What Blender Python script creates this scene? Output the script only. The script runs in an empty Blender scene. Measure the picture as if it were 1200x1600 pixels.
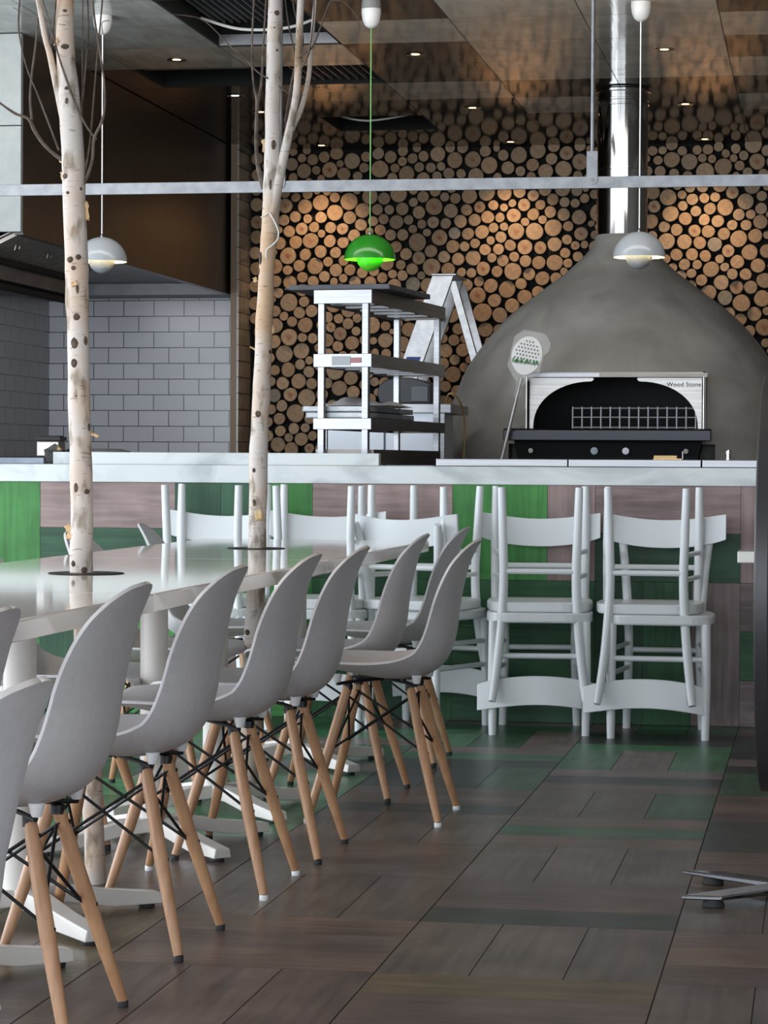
import bpy, bmesh, math, random
from mathutils import Vector, Matrix
random.seed(11)
PI = math.pi
S = bpy.context.scene
COL = S.collection
# ------------------------------------------------------------------ camera, world, light, exposure
cam_d = bpy.data.cameras.new('camera')
cam = bpy.data.objects.new('camera', cam_d); COL.objects.link(cam)
cam_d.sensor_fit = 'HORIZONTAL'; cam_d.sensor_width = 36.0; cam_d.lens = 3950.0/1200.0*36.0
cam_d.clip_start = 0.05; cam_d.clip_end = 60
Rm = Matrix(((0.9853674, -0.0087272, 0.1702200), (0.1703548, 0.0182078, -0.9852146), (0.0054989, 0.9997961, 0.0194281)))
cam.matrix_world = Matrix.Translation((0, 0, 1.0)) @ Rm.to_4x4()
S.camera = cam
S.view_settings.view_transform = 'Standard'
S.view_settings.look = 'None'
S.view_settings.gamma = 1.0
S.view_settings.use_curve_mapping = False
S.view_settings.exposure = 0.5
W = bpy.data.worlds.new('world'); S.world = W; W.use_nodes = True
W.node_tree.nodes['Background'].inputs[0].default_value = (0.78, 0.88, 1.0, 1)
W.node_tree.nodes['Background'].inputs[1].default_value = 1.0
def R0(d): return d*math.pi/180
def area(name, loc, rot, sx, sy, energy, color):
    l = bpy.data.lights.new(name, 'AREA'); l.shape = 'RECTANGLE'; l.size = sx; l.size_y = sy
    l.energy = energy; l.color = color
    o = bpy.data.objects.new(name, l); COL.objects.link(o); o.location = loc; o.rotation_euler = rot
    return o
DAY = (0.86, 0.93, 1.0)
# daylight through the shop windows behind the camera and along the left side
area('window_daylight_front', (-2.6, -2.2, 1.5), (PI/2, 0, 0), 11.0, 2.9, 270, DAY)
area('window_daylight_left', (-5.6, 5.2, 1.5), (0, -PI/2, 0), 2.4, 7.5, 230, DAY)
# added soft white fill aimed into the kitchen to brighten it, no real fitting
area('kitchen_fill_light', (-1.9, 9.9, 2.93), (R0(56), 0, 0), 5.6, 0.5, 46, (1.0, .95, .90))
R = R0
def spot(name, loc, target, energy, color, size, blend=0.6, rad=0.03):
    l = bpy.data.lights.new(name, 'SPOT'); l.energy = energy; l.color = color; l.spot_size = size; l.spot_blend = blend
    l.shadow_soft_size = rad
    o = bpy.data.objects.new(name, l); COL.objects.link(o); o.location = loc
    o.rotation_euler = (Vector(target)-Vector(loc)).to_track_quat('-Z', 'Y').to_euler()
    return o
# ------------------------------------------------------------------ materials
def mat(name, col=(.8, .8, .8), rough=.5, metal=0.0, **kw):
    m = bpy.data.materials.new(name); m.use_nodes = True
    b = m.node_tree.nodes['Principled BSDF']
    b.inputs['Base Color'].default_value = (*col, 1); b.inputs['Roughness'].default_value = rough
    b.inputs['Metallic'].default_value = metal
    for k, v in kw.items():
        b.inputs[k.replace('_', ' ')].default_value = v
    return m
def nt(m): return m.node_tree.nodes, m.node_tree.links, m.node_tree.nodes['Principled BSDF']
def tex(m, scale=(1, 1, 1), coord='Object', nscale=5, detail=4, c0=None, c1=None, p0=.35, p1=.65, rough=.5, dist=0.0, bump=0.0, rr=None):
    """noise driven colour between c0 and c1"""
    N, L, b = nt(m)
    tc = N.new('ShaderNodeTexCoord'); mp = N.new('ShaderNodeMapping'); mp.inputs['Scale'].default_value = scale
    L.new(tc.outputs[coord], mp.inputs[0])
    no = N.new('ShaderNodeTexNoise'); no.inputs['Scale'].default_value = nscale; no.inputs['Detail'].default_value = detail
    no.inputs['Distortion'].default_value = dist
    L.new(mp.outputs[0], no.inputs['Vector'])
    rp = N.new('ShaderNodeValToRGB'); rp.color_ramp.elements[0].position = p0; rp.color_ramp.elements[1].position = p1
    rp.color_ramp.elements[0].color = (*c0, 1); rp.color_ramp.elements[1].color = (*c1, 1)
    L.new(no.outputs[0], rp.inputs[0]); L.new(rp.outputs[0], b.inputs['Base Color'])
    if bump:
        bp = N.new('ShaderNodeBump'); bp.inputs['Strength'].default_value = bump; bp.inputs['Distance'].default_value = .01
        L.new(no.outputs[0], bp.inputs['Height']); L.new(bp.outputs[0], b.inputs['Normal'])
    if rr:
        mr = N.new('ShaderNodeMapRange'); mr.inputs[3].default_value = rr[0]; mr.inputs[4].default_value = rr[1]
        L.new(no.outputs[0], mr.inputs[0]); L.new(mr.outputs[0], b.inputs['Roughness'])
    return m
def plank_mat(name, rough, spec=.5, stretch=(3, 45), amt=.28, bump=.15, coat=0.0, streak=(1, 1)):
    """wood planks: per plank colour from the 'plank' attribute, grain along the UV u axis"""
    m = mat(name, rough=rough); N, L, b = nt(m)
    b.inputs['Specular IOR Level'].default_value = spec; b.inputs['Coat Weight'].default_value = coat; b.inputs['Coat Roughness'].default_value = .08
    at = N.new('ShaderNodeAttribute'); at.attribute_name = 'plank'
    uv = N.new('ShaderNodeUVMap'); mp = N.new('ShaderNodeMapping'); mp.inputs['Scale'].default_value = (stretch[0], stretch[1], 1)
    L.new(uv.outputs[0], mp.inputs[0])
    n1 = N.new('ShaderNodeTexNoise'); n1.inputs['Scale'].default_value = 1; n1.inputs['Detail'].default_value = 6; n1.inputs['Distortion'].default_value = .6
    L.new(mp.outputs[0], n1.inputs['Vector'])
    n2 = N.new('ShaderNodeTexNoise'); n2.inputs['Scale'].default_value = 5; n2.inputs['Detail'].default_value = 3
    L.new(uv.outputs[0], n2.inputs['Vector'])
    ad = N.new('ShaderNodeMath'); ad.operation = 'ADD'; L.new(n1.outputs[0], ad.inputs[0]); L.new(n2.outputs[0], ad.inputs[1])
    mr = N.new('ShaderNodeMapRange'); mr.inputs[1].default_value = .7; mr.inputs[2].default_value = 1.3
    mr.inputs[3].default_value = 1-amt; mr.inputs[4].default_value = 1+amt
    L.new(ad.outputs[0], mr.inputs[0])
    vm = N.new('ShaderNodeVectorMath'); vm.operation = 'SCALE'
    L.new(at.outputs['Color'], vm.inputs[0]); L.new(mr.outputs[0], vm.inputs['Scale']); L.new(vm.outputs[0], b.inputs['Base Color'])
    bp = N.new('ShaderNodeBump'); bp.inputs['Strength'].default_value = bump; bp.inputs['Distance'].default_value = .002
    L.new(n1.outputs[0], bp.inputs['Height']); L.new(bp.outputs[0], b.inputs['Normal'])
    return m
M = {}
M['floor'] = plank_mat('floor_planks', .33, .35, amt=.38)
M['grout'] = mat('dark_joint', (.012, .010, .009), .7)
M['counterwood'] = plank_mat('stained_oak', .5, .35, amt=.35)
M['ceil'] = plank_mat('lacquered_panels', .07, .16, stretch=(2.5, 14), amt=.22, bump=.25, coat=0)
M['marble'] = tex(mat('marble', rough=.18), (1, 1, 2.2), nscale=2.2, detail=8, c0=(.38, .41, .41), c1=(.57, .60, .59), p0=.38, p1=.56, dist=1.6)
M['tabletop'] = tex(mat('table_stone', rough=.06), (1, .25, 1), nscale=3, detail=5, c0=(.70, .64, .58), c1=(.80, .77, .73), p0=.35, p1=.65, dist=.7)
M['tabletop'].node_tree.nodes['Principled BSDF'].inputs['Specular IOR Level'].default_value = .38
M['white_paint'] = mat('white_lacquer', (.70, .72, .73), .3)
M['cream_metal'] = mat('cream_powder_coat', (.66, .62, .58), .35)
M['shell'] = tex(mat('shell_plastic', rough=.38), nscale=60, detail=2, c0=(.60, .58, .59), c1=(.64, .62, .63))
M['ashwood'] = tex(mat('beech_leg', rough=.4), (30, 30, 2), nscale=1.5, detail=4, c0=(.34, .17, .085), c1=(.50, .28, .15), p0=.3, p1=.7)
M['black'] = mat('black_metal', (.012, .012, .013), .4, .3)
M['rubber'] = mat('black_rubber', (.02, .02, .02), .7)
M['clearcap'] = mat('white_cap', (.75, .75, .75), .4)
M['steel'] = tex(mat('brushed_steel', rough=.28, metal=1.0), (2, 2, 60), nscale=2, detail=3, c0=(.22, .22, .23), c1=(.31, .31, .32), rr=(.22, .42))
M['steel_dark'] = tex(mat('shaded_steel_side', rough=.35, metal=.9), (2, 2, 40), nscale=2, detail=3, c0=(.16, .14, .125), c1=(.22, .20, .18))  # steel with shade put into a darker base colour
M['plate'] = tex(mat('warm_brushed_plate', rough=.3, metal=1.0), (2, 2, 60), nscale=2, detail=3, c0=(.25, .235, .225), c1=(.32, .305, .29))
M['chrome'] = mat('polished_steel', (.42, .41, .40), .07, 1.0)
M['alu'] = tex(mat('aluminium', rough=.38, metal=.75), (3, 3, 3), nscale=8, c0=(.34, .34, .35), c1=(.42, .42, .43))
M['rail'] = tex(mat('brushed_aluminium_rail', rough=.45, metal=.6), (4, 4, 4), nscale=6, c0=(.25, .25, .26), c1=(.33, .33, .34))
M['cement'] = tex(mat('trowelled_cement', rough=.75), (1, 1, 1), nscale=3.2, detail=8, c0=(.21, .20, .185), c1=(.36, .35, .325), p0=.3, p1=.7, dist=.5, bump=.25)
M['blackplate'] = mat('black_steel_plate', (.003, .003, .0035), .6, .0, Specular_IOR_Level=.2)
M['cavity'] = mat('oven_refractory', (.02, .02, .02), .9)
M['wallblack'] = mat('black_backing', (.006, .006, .006), .9)
M['brownpanel'] = tex(mat('brown_laminate', rough=.3), (1, 1, .4), nscale=4, detail=5, c0=(.024, .018, .015), c1=(.038, .029, .023))
M['palepanel'] = tex(mat('pale_panel', rough=.4), nscale=20, c0=(.30, .33, .33), c1=(.34, .365, .365))
M['greymetal'] = tex(mat('grey_duct_metal', rough=.45, metal=.5), nscale=6, c0=(.15, .155, .165), c1=(.21, .215, .225))
M['filter'] = mat('filter_steel', (.24, .21, .19), .35, .6)
M['greenlacq'] = mat('green_lacquer', (.020, .19, .014), .18)
M['greylacq'] = mat('pale_grey_lacquer', (.33, .355, .38), .2)
M['whitelacq'] = mat('white_inner', (.82, .80, .74), .4)
M['greeninner'] = mat('green_inner', (.12, .70, .03), .4)
M['cupwhite'] = mat('white_plastic', (.55, .55, .54), .4)
M['cordwhite'] = mat('white_cord', (.75, .76, .78), .6)
M['cordgreen'] = mat('green_cord', (.12, .33, .10), .6)
M['darkslate'] = tex(mat('dark_slate', rough=.5), nscale=9, c0=(.035, .037, .045), c1=(.06, .063, .072))
M['film'] = mat('plastic_film', (.55, .52, .55), .25)
M['paper'] = mat('grey_label', (.36, .38, .40), .6)
M['redlabel'] = mat('red_label', (.36, .16, .17), .6)
M['bluelabel'] = mat('blue_label', (.03, .07, .30), .5)
M['brass'] = mat('brass_bristles', (.62, .42, .20), .35, .8)
M['barkflake'] = tex(mat('peeling_bark', rough=.8), nscale=30, c0=(.45, .27, .12), c1=(.66, .47, .27))
M['knot'] = tex(mat('bark_knot', rough=.9), nscale=60, c0=(.03, .022, .018), c1=(.13, .085, .06))
M['twig'] = tex(mat('twig_bark', rough=.8), nscale=40, c0=(.055, .038, .030), c1=(.13, .095, .075))
M['string'] = mat('white_string', (.7, .7, .66), .7)
M['clearwrap'] = mat('clear_wrap', (.85, .88, .87), .12)
M['clearwrap'].node_tree.nodes['Principled BSDF'].inputs['Alpha'].default_value = .16
M['greenprint'] = mat('green_print', (.03, .22, .06), .5)
M['darkwoodtable'] = mat('dark_table_edge', (.035, .033, .036), .4)
M['knob'] = mat('pale_gauge', (.45, .55, .62), .25)
def emit(name, col, st):
    m = bpy.data.materials.new(name); m.use_nodes = True; N, L, b = nt(m)
    b.inputs['Base Color'].default_value = (*col, 1); b.inputs['Emission Color'].default_value = (*col, 1); b.inputs['Emission Strength'].default_value = st
    return m
M['lampwarm'] = emit('lit_warm_lamp', (1, .58, .26), 5)
M['lampcool'] = emit('lit_cool_lamp', (.8, .86, 1), 6)
M['bulb'] = emit('lit_bulb', (1, .80, .42), 5)
# birch bark
def bark():
    m = mat('birch_bark', rough=.7); N, L, b = nt(m)
    tc = N.new('ShaderNodeTexCoord')
    mp = N.new('ShaderNodeMapping'); mp.inputs['Scale'].default_value = (22, 22, 150); L.new(tc.outputs['Object'], mp.inputs[0])
    n1 = N.new('ShaderNodeTexNoise'); n1.inputs['Scale'].default_value = 1.3; n1.inputs['Detail'].default_value = 5; L.new(mp.outputs[0], n1.inputs['Vector'])
    r1 = N.new('ShaderNodeValToRGB'); e = r1.color_ramp.elements; e[0].position = .30; e[0].color = (.36, .30, .27, 1); e[1].position = .37; e[1].color = (1, 1, 1, 1)
    L.new(n1.outputs[0], r1.inputs[0])
    n2 = N.new('ShaderNodeTexNoise'); n2.inputs['Scale'].default_value = 4.5; n2.inputs['Detail'].default_value = 4; L.new(tc.outputs['Object'], n2.inputs['Vector'])
    r2 = N.new('ShaderNodeValToRGB'); e = r2.color_ramp.elements; e[0].position = .36; e[0].color = (.52, .35, .22, 1); e[1].position = .56; e[1].color = (.56, .50, .46, 1)
    L.new(n2.outputs[0], r2.inputs[0])
    mp3 = N.new('ShaderNodeMapping'); mp3.inputs['Scale'].default_value = (30, 30, 12); L.new(tc.outputs['Object'], mp3.inputs[0])
    n3 = N.new('ShaderNodeTexNoise'); n3.inputs['Scale'].default_value = 1; n3.inputs['Detail'].default_value = 6; L.new(mp3.outputs[0], n3.inputs['Vector'])
    r3 = N.new('ShaderNodeValToRGB'); e = r3.color_ramp.elements; e[0].position = .35; e[0].color = (.40, .36, .27, 1); e[1].position = .47; e[1].color = (1, 1, 1, 1)
    L.new(n3.outputs[0], r3.inputs[0])
    mx = N.new('ShaderNodeMix'); mx.data_type = 'RGBA'; mx.blend_type = 'MULTIPLY'; mx.inputs[0].default_value = .8
    L.new(r2.outputs[0], mx.inputs[6]); L.new(r1.outputs[0], mx.inputs[7])
    mx2 = N.new('ShaderNodeMix'); mx2.data_type = 'RGBA'; mx2.blend_type = 'MULTIPLY'; mx2.inputs[0].default_value = .85
    L.new(mx.outputs[2], mx2.inputs[6]); L.new(r3.outputs[0], mx2.inputs[7]); L.new(mx2.outputs[2], b.inputs['Base Color'])
    bp = N.new('ShaderNodeBump'); bp.inputs['Strength'].default_value = .5; bp.inputs['Distance'].default_value = .003
    L.new(n3.outputs[0], bp.inputs['Height']); L.new(bp.outputs[0], b.inputs['Normal'])
    return m
M['bark'] = bark()
# sawn log ends: rings around the UV centre, tint per log
def logend():
    m = mat('sawn_log_end', rough=.85); N, L, b = nt(m)
    uv = N.new('ShaderNodeUVMap'); at = N.new('ShaderNodeAttribute'); at.attribute_name = 'tint'
    ln = N.new('ShaderNodeVectorMath'); ln.operation = 'LENGTH'; L.new(uv.outputs[0], ln.inputs[0])
    tc = N.new('ShaderNodeTexCoord')
    no = N.new('ShaderNodeTexNoise'); no.inputs['Scale'].default_value = 55; no.inputs['Detail'].default_value = 5; L.new(tc.outputs['Object'], no.inputs['Vector'])
    # rings
    ad = N.new('ShaderNodeMath'); ad.operation = 'MULTIPLY_ADD'; L.new(no.outputs[0], ad.inputs[0]); ad.inputs[1].default_value = .12; L.new(ln.outputs['Value'], ad.inputs[2])
    sn = N.new('ShaderNodeMath'); sn.operation = 'MULTIPLY'; L.new(ad.outputs[0], sn.inputs[0]); sn.inputs[1].default_value = 60
    si = N.new('ShaderNodeMath'); si.operation = 'SINE'; L.new(sn.outputs[0], si.inputs[0])
    mr = N.new('ShaderNodeMapRange'); mr.inputs[1].default_value = -1; mr.inputs[2].default_value = 1; mr.inputs[3].default_value = .88; mr.inputs[4].default_value = 1.08
    L.new(si.outputs[0], mr.inputs[0])
    nr = N.new('ShaderNodeMapRange'); nr.inputs[1].default_value = .3; nr.inputs[2].default_value = .7; nr.inputs[3].default_value = .78; nr.inputs[4].default_value = 1.15
    L.new(no.outputs[0], nr.inputs[0])
    mu = N.new('ShaderNodeMath'); mu.operation = 'MULTIPLY'; L.new(mr.outputs[0], mu.inputs[0]); L.new(nr.outputs[0], mu.inputs[1])
    # heart darkening colour, strength in attribute alpha-like second attribute
    a2 = N.new('ShaderNodeAttribute'); a2.attribute_name = 'heart'
    hr = N.new('ShaderNodeMapRange'); hr.interpolation_type = 'SMOOTHSTEP'; hr.inputs[1].default_value = .15; hr.inputs[2].default_value = .62; hr.inputs[3].default_value = 1; hr.inputs[4].default_value = 0
    L.new(ad.outputs[0], hr.inputs[0])
    hm = N.new('ShaderNodeMath'); hm.operation = 'MULTIPLY'; L.new(hr.outputs[0], hm.inputs[0]); L.new(a2.outputs['Fac'], hm.inputs[1])
    mx = N.new('ShaderNodeMix'); mx.data_type = 'RGBA'; L.new(hm.outputs[0], mx.inputs[0]); L.new(at.outputs['Color'], mx.inputs[6]); mx.inputs[7].default_value = (.30, .105, .05, 1)
    # rim of bark
    br = N.new('ShaderNodeMapRange'); br.inputs[1].default_value = .93; br.inputs[2].default_value = 1.0; br.inputs[3].default_value = 0; br.inputs[4].default_value = .75
    L.new(ln.outputs['Value'], br.inputs[0])
    m2 = N.new('ShaderNodeMix'); m2.data_type = 'RGBA'; L.new(br.outputs[0], m2.inputs[0]); L.new(mx.outputs[2], m2.inputs[6]); m2.inputs[7].default_value = (.13, .075, .045, 1)
    vm = N.new('ShaderNodeVectorMath'); vm.operation = 'SCALE'; L.new(m2.outputs[2], vm.inputs[0]); L.new(mu.outputs[0], vm.inputs['Scale']); L.new(vm.outputs[0], b.inputs['Base Color'])
    return m
M['logend'] = logend()
M['logbark'] = tex(mat('log_side_bark', rough=.95), nscale=30, c0=(.02, .014, .010), c1=(.06, .04, .03))
def brick(name, c1, c2, mortar, ax, off, w=.2, h=.101, rough=.22):
    m = mat(name, rough=rough); N, L, b = nt(m)
    g = N.new('ShaderNodeNewGeometry'); sp = N.new('ShaderNodeSeparateXYZ'); L.new(g.outputs['Position'], sp.inputs[0])
    cb = N.new('ShaderNodeCombineXYZ'); L.new(sp.outputs[ax], cb.inputs[0]); L.new(sp.outputs['Z'], cb.inputs[1])
    mp = N.new('ShaderNodeMapping'); mp.inputs['Location'].default_value = (off[0], off[1], 0); L.new(cb.outputs[0], mp.inputs[0])
    br = N.new('ShaderNodeTexBrick'); L.new(mp.outputs[0], br.inputs['Vector']); br.inputs['Scale'].default_value = 1
    br.inputs['Brick Width'].default_value = w; br.inputs['Row Height'].default_value = h; br.inputs['Mortar Size'].default_value = .0028
    br.inputs['Mortar Smooth'].default_value = .1
    br.inputs['Color1'].default_value = (*c1, 1); br.inputs['Color2'].default_value = (*c2, 1); br.inputs['Mortar'].default_value = (*mortar, 1)
    L.new(br.outputs['Color'], b.inputs['Base Color'])
    bp = N.new('ShaderNodeBump'); bp.invert = True; bp.inputs['Strength'].default_value = .4; bp.inputs['Distance'].default_value = .002
    L.new(br.outputs['Fac'], bp.inputs['Height']); L.new(bp.outputs[0], b.inputs['Normal'])
    return m
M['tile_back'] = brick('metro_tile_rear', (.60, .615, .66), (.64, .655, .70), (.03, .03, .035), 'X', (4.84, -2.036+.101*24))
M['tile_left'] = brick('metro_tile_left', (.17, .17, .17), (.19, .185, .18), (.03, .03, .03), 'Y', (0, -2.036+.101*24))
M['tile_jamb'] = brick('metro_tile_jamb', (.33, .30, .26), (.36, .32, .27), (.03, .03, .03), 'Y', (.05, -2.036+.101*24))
M['jambwood'] = mat('jamb_edge', (.26, .18, .12), .5)
# ------------------------------------------------------------------ geometry helpers
def cylmat(a, b):
    d = Vector(b)-Vector(a); return d.to_track_quat('Z', 'Y').to_matrix()
class MB:
    def __init__(s): s.v = []; s.f = []; s.mi = []
    def add(s, vs, fs, mi=0):
        o = len(s.v); s.v += [tuple(p) for p in vs]; s.f += [tuple(i+o for i in f) for f in fs]; s.mi += [mi]*len(fs); return s
    def box(s, lo, hi, mi=0, M_=None):
        x0, y0, z0 = lo; x1, y1, z1 = hi
        vs = [(x0, y0, z0), (x1, y0, z0), (x1, y1, z0), (x0, y1, z0), (x0, y0, z1), (x1, y0, z1), (x1, y1, z1), (x0, y1, z1)]
        if M_ is not None: vs = [M_ @ Vector(p) for p in vs]
        return s.add(vs, [(0, 3, 2, 1), (4, 5, 6, 7), (0, 1, 5, 4), (1, 2, 6, 5), (2, 3, 7, 6), (3, 0, 4, 7)], mi)
    def tube(s, pts, rad, n=12, mi=0, smoothpts=0, flat=1.0):
        pts = [Vector(p) for p in pts]
        if not hasattr(rad, '__len__'): rad = [rad]*len(pts)
        rad = list(rad)
        if smoothpts:
            P, R = [], []
            for i in range(len(pts)-1):
                p0 = pts[max(i-1, 0)]; p1 = pts[i]; p2 = pts[i+1]; p3 = pts[min(i+2, len(pts)-1)]
                for k in range(smoothpts):
                    t = k/smoothpts
                    P.append(.5*((2*p1)+(p2-p0)*t+(2*p0-5*p1+4*p2-p3)*t*t+(3*p1-p0-3*p2+p3)*t**3)); R.append(rad[i]*(1-t)+rad[i+1]*t)
            P.append(pts[-1]); R.append(rad[-1]); pts, rad = P, R
        vs = []; up = None
        for i, p in enumerate(pts):
            d = (pts[min(i+1, len(pts)-1)]-pts[max(i-1, 0)]).normalized()
            if up is None:
                up = Vector((1, 0, 0)) if abs(d.x) < .8 else Vector((0, 1, 0))
            a = (up-d*up.dot(d)).normalized(); b = d.cross(a); up = a
            for k in range(n):
                t = 2*PI*k/n; vs.append(p+(a*math.cos(t)+b*math.sin(t)*flat)*rad[i])
        fs = []
        for i in range(len(pts)-1):
            for k in range(n):
                k2 = (k+1) % n; fs.append((i*n+k, i*n+k2, (i+1)*n+k2, (i+1)*n+k))
        fs.append(tuple(range(n-1, -1, -1))); fs.append(tuple((len(pts)-1)*n+k for k in range(n)))
        return s.add(vs, fs, mi)
    def lathe(s, prof, n=32, c=(0, 0, 0), mi=0, cap=True):
        vs = []; fs = []
        for r, z in prof:
            for k in range(n):
                t = 2*PI*k/n; vs.append((c[0]+r*math.cos(t), c[1]+r*math.sin(t), c[2]+z))
        for i in range(len(prof)-1):
            for k in range(n):
                k2 = (k+1) % n; fs.append((i*n+k, i*n+k2, (i+1)*n+k2, (i+1)*n+k))
        if cap:
            if prof[0][0] > 1e-5: fs.append(tuple(range(n-1, -1, -1)))
            if prof[-1][0] > 1e-5: fs.append(tuple((len(prof)-1)*n+k for k in range(n)))
        return s.add(vs, fs, mi)
    def prism(s, poly, d0, d1, axis='Z', mi=0):
        n = len(poly)
        def P(u, v, d): return {'Z': (u, v, d), 'Y': (u, d, v), 'X': (d, u, v)}[axis]
        vs = [P(u, v, d0) for u, v in poly]+[P(u, v, d1) for u, v in poly]
        fs = [tuple(range(n-1, -1, -1)), tuple(range(n, 2*n))]+[(i, (i+1) % n, (i+1) % n+n, i+n) for i in range(n)]
        return s.add(vs, fs, mi)
    def build(s, name, m, parent=None, smooth=False, bevel=0, loc=None, segs=2):
        me = bpy.data.meshes.new(name); me.from_pydata(s.v, [], s.f)
        ms = m if isinstance(m, (list, tuple)) else [m]
        for x in ms: me.materials.append(x)
        me.polygons.foreach_set('material_index', s.mi)
        bm = bmesh.new(); bm.from_mesh(me); bmesh.ops.remove_doubles(bm, verts=bm.verts, dist=1e-6); bmesh.ops.recalc_face_normals(bm, faces=bm.faces); bm.to_mesh(me); bm.free()
        if smooth:
            me.polygons.foreach_set('use_smooth', [True]*len(me.polygons))
            try: me.set_sharp_from_angle(angle=R(38))
            except Exception: pass
        me.update()
        o = bpy.data.objects.new(name, me); COL.objects.link(o)
        if parent: o.parent = parent
        if loc: o.location = loc
        if bevel:
            b = o.modifiers.new('bevel', 'BEVEL'); b.width = bevel; b.segments = segs; b.limit_method = 'ANGLE'; b.angle_limit = R(40)
            b.harden_normals = False
        return o
def R(d): return d*PI/180
def tag(o, label=None, cat=None, group=None, kind=None):
    if label: o['label'] = label
    if cat: o['category'] = cat
    if group: o['group'] = group
    if kind: o['kind'] = kind
    return o
def thing(name, label, cat, loc=(0, 0, 0), rz=0, group=None):
    o = bpy.data.objects.new(name, None); COL.objects.link(o); o.empty_display_size = .1
    o.location = loc; o.rotation_euler = (0, 0, rz)
    return tag(o, label, cat, group)
def copy_tree(o, parent=None):
    c = o.copy(); COL.objects.link(c)
    if parent: c.parent = parent
    for ch in o.children: copy_tree(ch, c)
    return c
def struct(o): o['kind'] = 'structure'; return o
BASE = Vector((0, 0, 0))
# ------------------------------------------------------------------ plank layouts
def planks(name, quads, base, m, parent=None):
    """quads: list of (4 corners, colour, length axis index 0/1); base: list of 4-corner dark faces behind them"""
    me = bpy.data.meshes.new(name); vs, fs, mi, cols, uvs = [], [], [], [], []
    for q in base:
        o = len(vs); vs += q; fs.append((o, o+1, o+2, o+3)); mi.append(1); cols += [(0, 0, 0)]*4; uvs += [(0, 0)]*4
    for q, c, ax in quads:
        o = len(vs); vs += q; fs.append((o, o+1, o+2, o+3)); mi.append(0)
        f = random.uniform(.9, 1.1)*(.92 if name == 'floor' else 1); c = tuple(min(1, x*f) for x in c); cols += [c]*4
        a = (Vector(q[1])-Vector(q[0])).length; b_ = (Vector(q[3])-Vector(q[0])).length
        u0, v0 = random.uniform(0, 30), random.uniform(0, 30)
        if ax == 0: uvs += [(u0, v0), (u0+a, v0), (u0+a, v0+b_), (u0, v0+b_)]
        else: uvs += [(u0, v0), (u0, v0+a), (u0+b_, v0+a), (u0+b_, v0)]
    me.from_pydata(vs, [], fs); me.materials.append(m); me.materials.append(M['grout'])
    me.polygons.foreach_set('material_index', mi)
    ca = me.color_attributes.new('plank', 'FLOAT_COLOR', 'CORNER')
    for i, c in enumerate(cols): ca.data[i].color = (*c, 1)
    ul = me.uv_layers.new(name='UVMap')
    for i, c in enumerate(uvs): ul.data[i].uv = c
    o = bpy.data.objects.new(name, me); COL.objects.link(o)
    if parent: o.parent = parent
    return o
# floor colours
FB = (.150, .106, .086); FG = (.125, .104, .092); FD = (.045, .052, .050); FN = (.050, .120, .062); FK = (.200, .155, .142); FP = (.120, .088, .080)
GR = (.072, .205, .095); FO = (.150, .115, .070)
fixed = {(-1, 0): [GR, FD, FD], (-1, 1): [GR, FK, GR], (-1, 2): [FB, FD, FK], (-1, 3): [FG, FG, FN], (-1, 4): [FB, FN, FB], (-1, 5): [FG, FG, FG], (-1, 6): [FD, FP, FP], (-1, 7): [FG, FG, FG], (-1, 8): [FP, FP, FO], (-1, 9): [FB, FG, FB],
         (-2, 0): [GR, FN, FK], (-2, 1): [FD, GR, FK], (-2, 2): [FD, FD, FN], (-2, 3): [FD, FB, FP], (-2, 4): [FP, FG, FG], (-2, 5): [FG, FP, FB], (-2, 6): [FG, FG, FG], (-2, 7): [FB, FP, FB], (-2, 8): [FP, FP, FP], (-2, 9): [FB, FP, FO],
         (0, 0): [FD, FD, FD], (0, 1): [FD, FK, FD], (0, 2): [FN, FN, FB], (0, 3): [FP, FB, FP], (0, 4): [FD, FD, FD], (0, 5): [FB, FP, FB], (0, 6): [FG, FG, FG], (0, 7): [FP, FB, FP], (0, 8): [FG, FG, FG]}
quads = []; MX = .555; MY = .565; g = .0016
for c in range(-13, 5):
    for r in range(-9, 21):
        x0 = -.30+MX*c; y0 = 8.825-MY*r; x1 = x0+MX; y1 = y0+MY
        vert = (c+r) % 2 == 0
        for k in range(3):
            if (c, r) in fixed: col = fixed[(c, r)][k]
            elif r < -1: col = (.10, .09, .085)
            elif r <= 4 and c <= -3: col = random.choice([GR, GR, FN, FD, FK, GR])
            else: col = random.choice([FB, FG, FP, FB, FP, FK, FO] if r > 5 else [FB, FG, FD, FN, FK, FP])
            if vert:
                a = x0+MX*k/3; b_ = x0+MX*(k+1)/3
                e0 = g if k == 0 else g*.75; e1 = g if k == 2 else g*.75
                q = [(a+e0, y0+g*.6, 0), (b_-e1, y0+g*.6, 0), (b_-e1, y1-g*.6, 0), (a+e0, y1-g*.6, 0)]; ax = 1
            else:
                a = y0+MY*k/3; b_ = y0+MY*(k+1)/3
                q = [(x0+g, a+g*.2, 0), (x1-g, a+g*.2, 0), (x1-g, b_-g*.2, 0), (x0+g, b_-g*.2, 0)]; ax = 0
            quads.append((q, col, ax))
XL, XR, YN, YF = -7.515, 2.475, -2.47, 13.91
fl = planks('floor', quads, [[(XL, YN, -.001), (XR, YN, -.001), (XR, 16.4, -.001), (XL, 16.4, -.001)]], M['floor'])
struct(fl)
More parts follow.
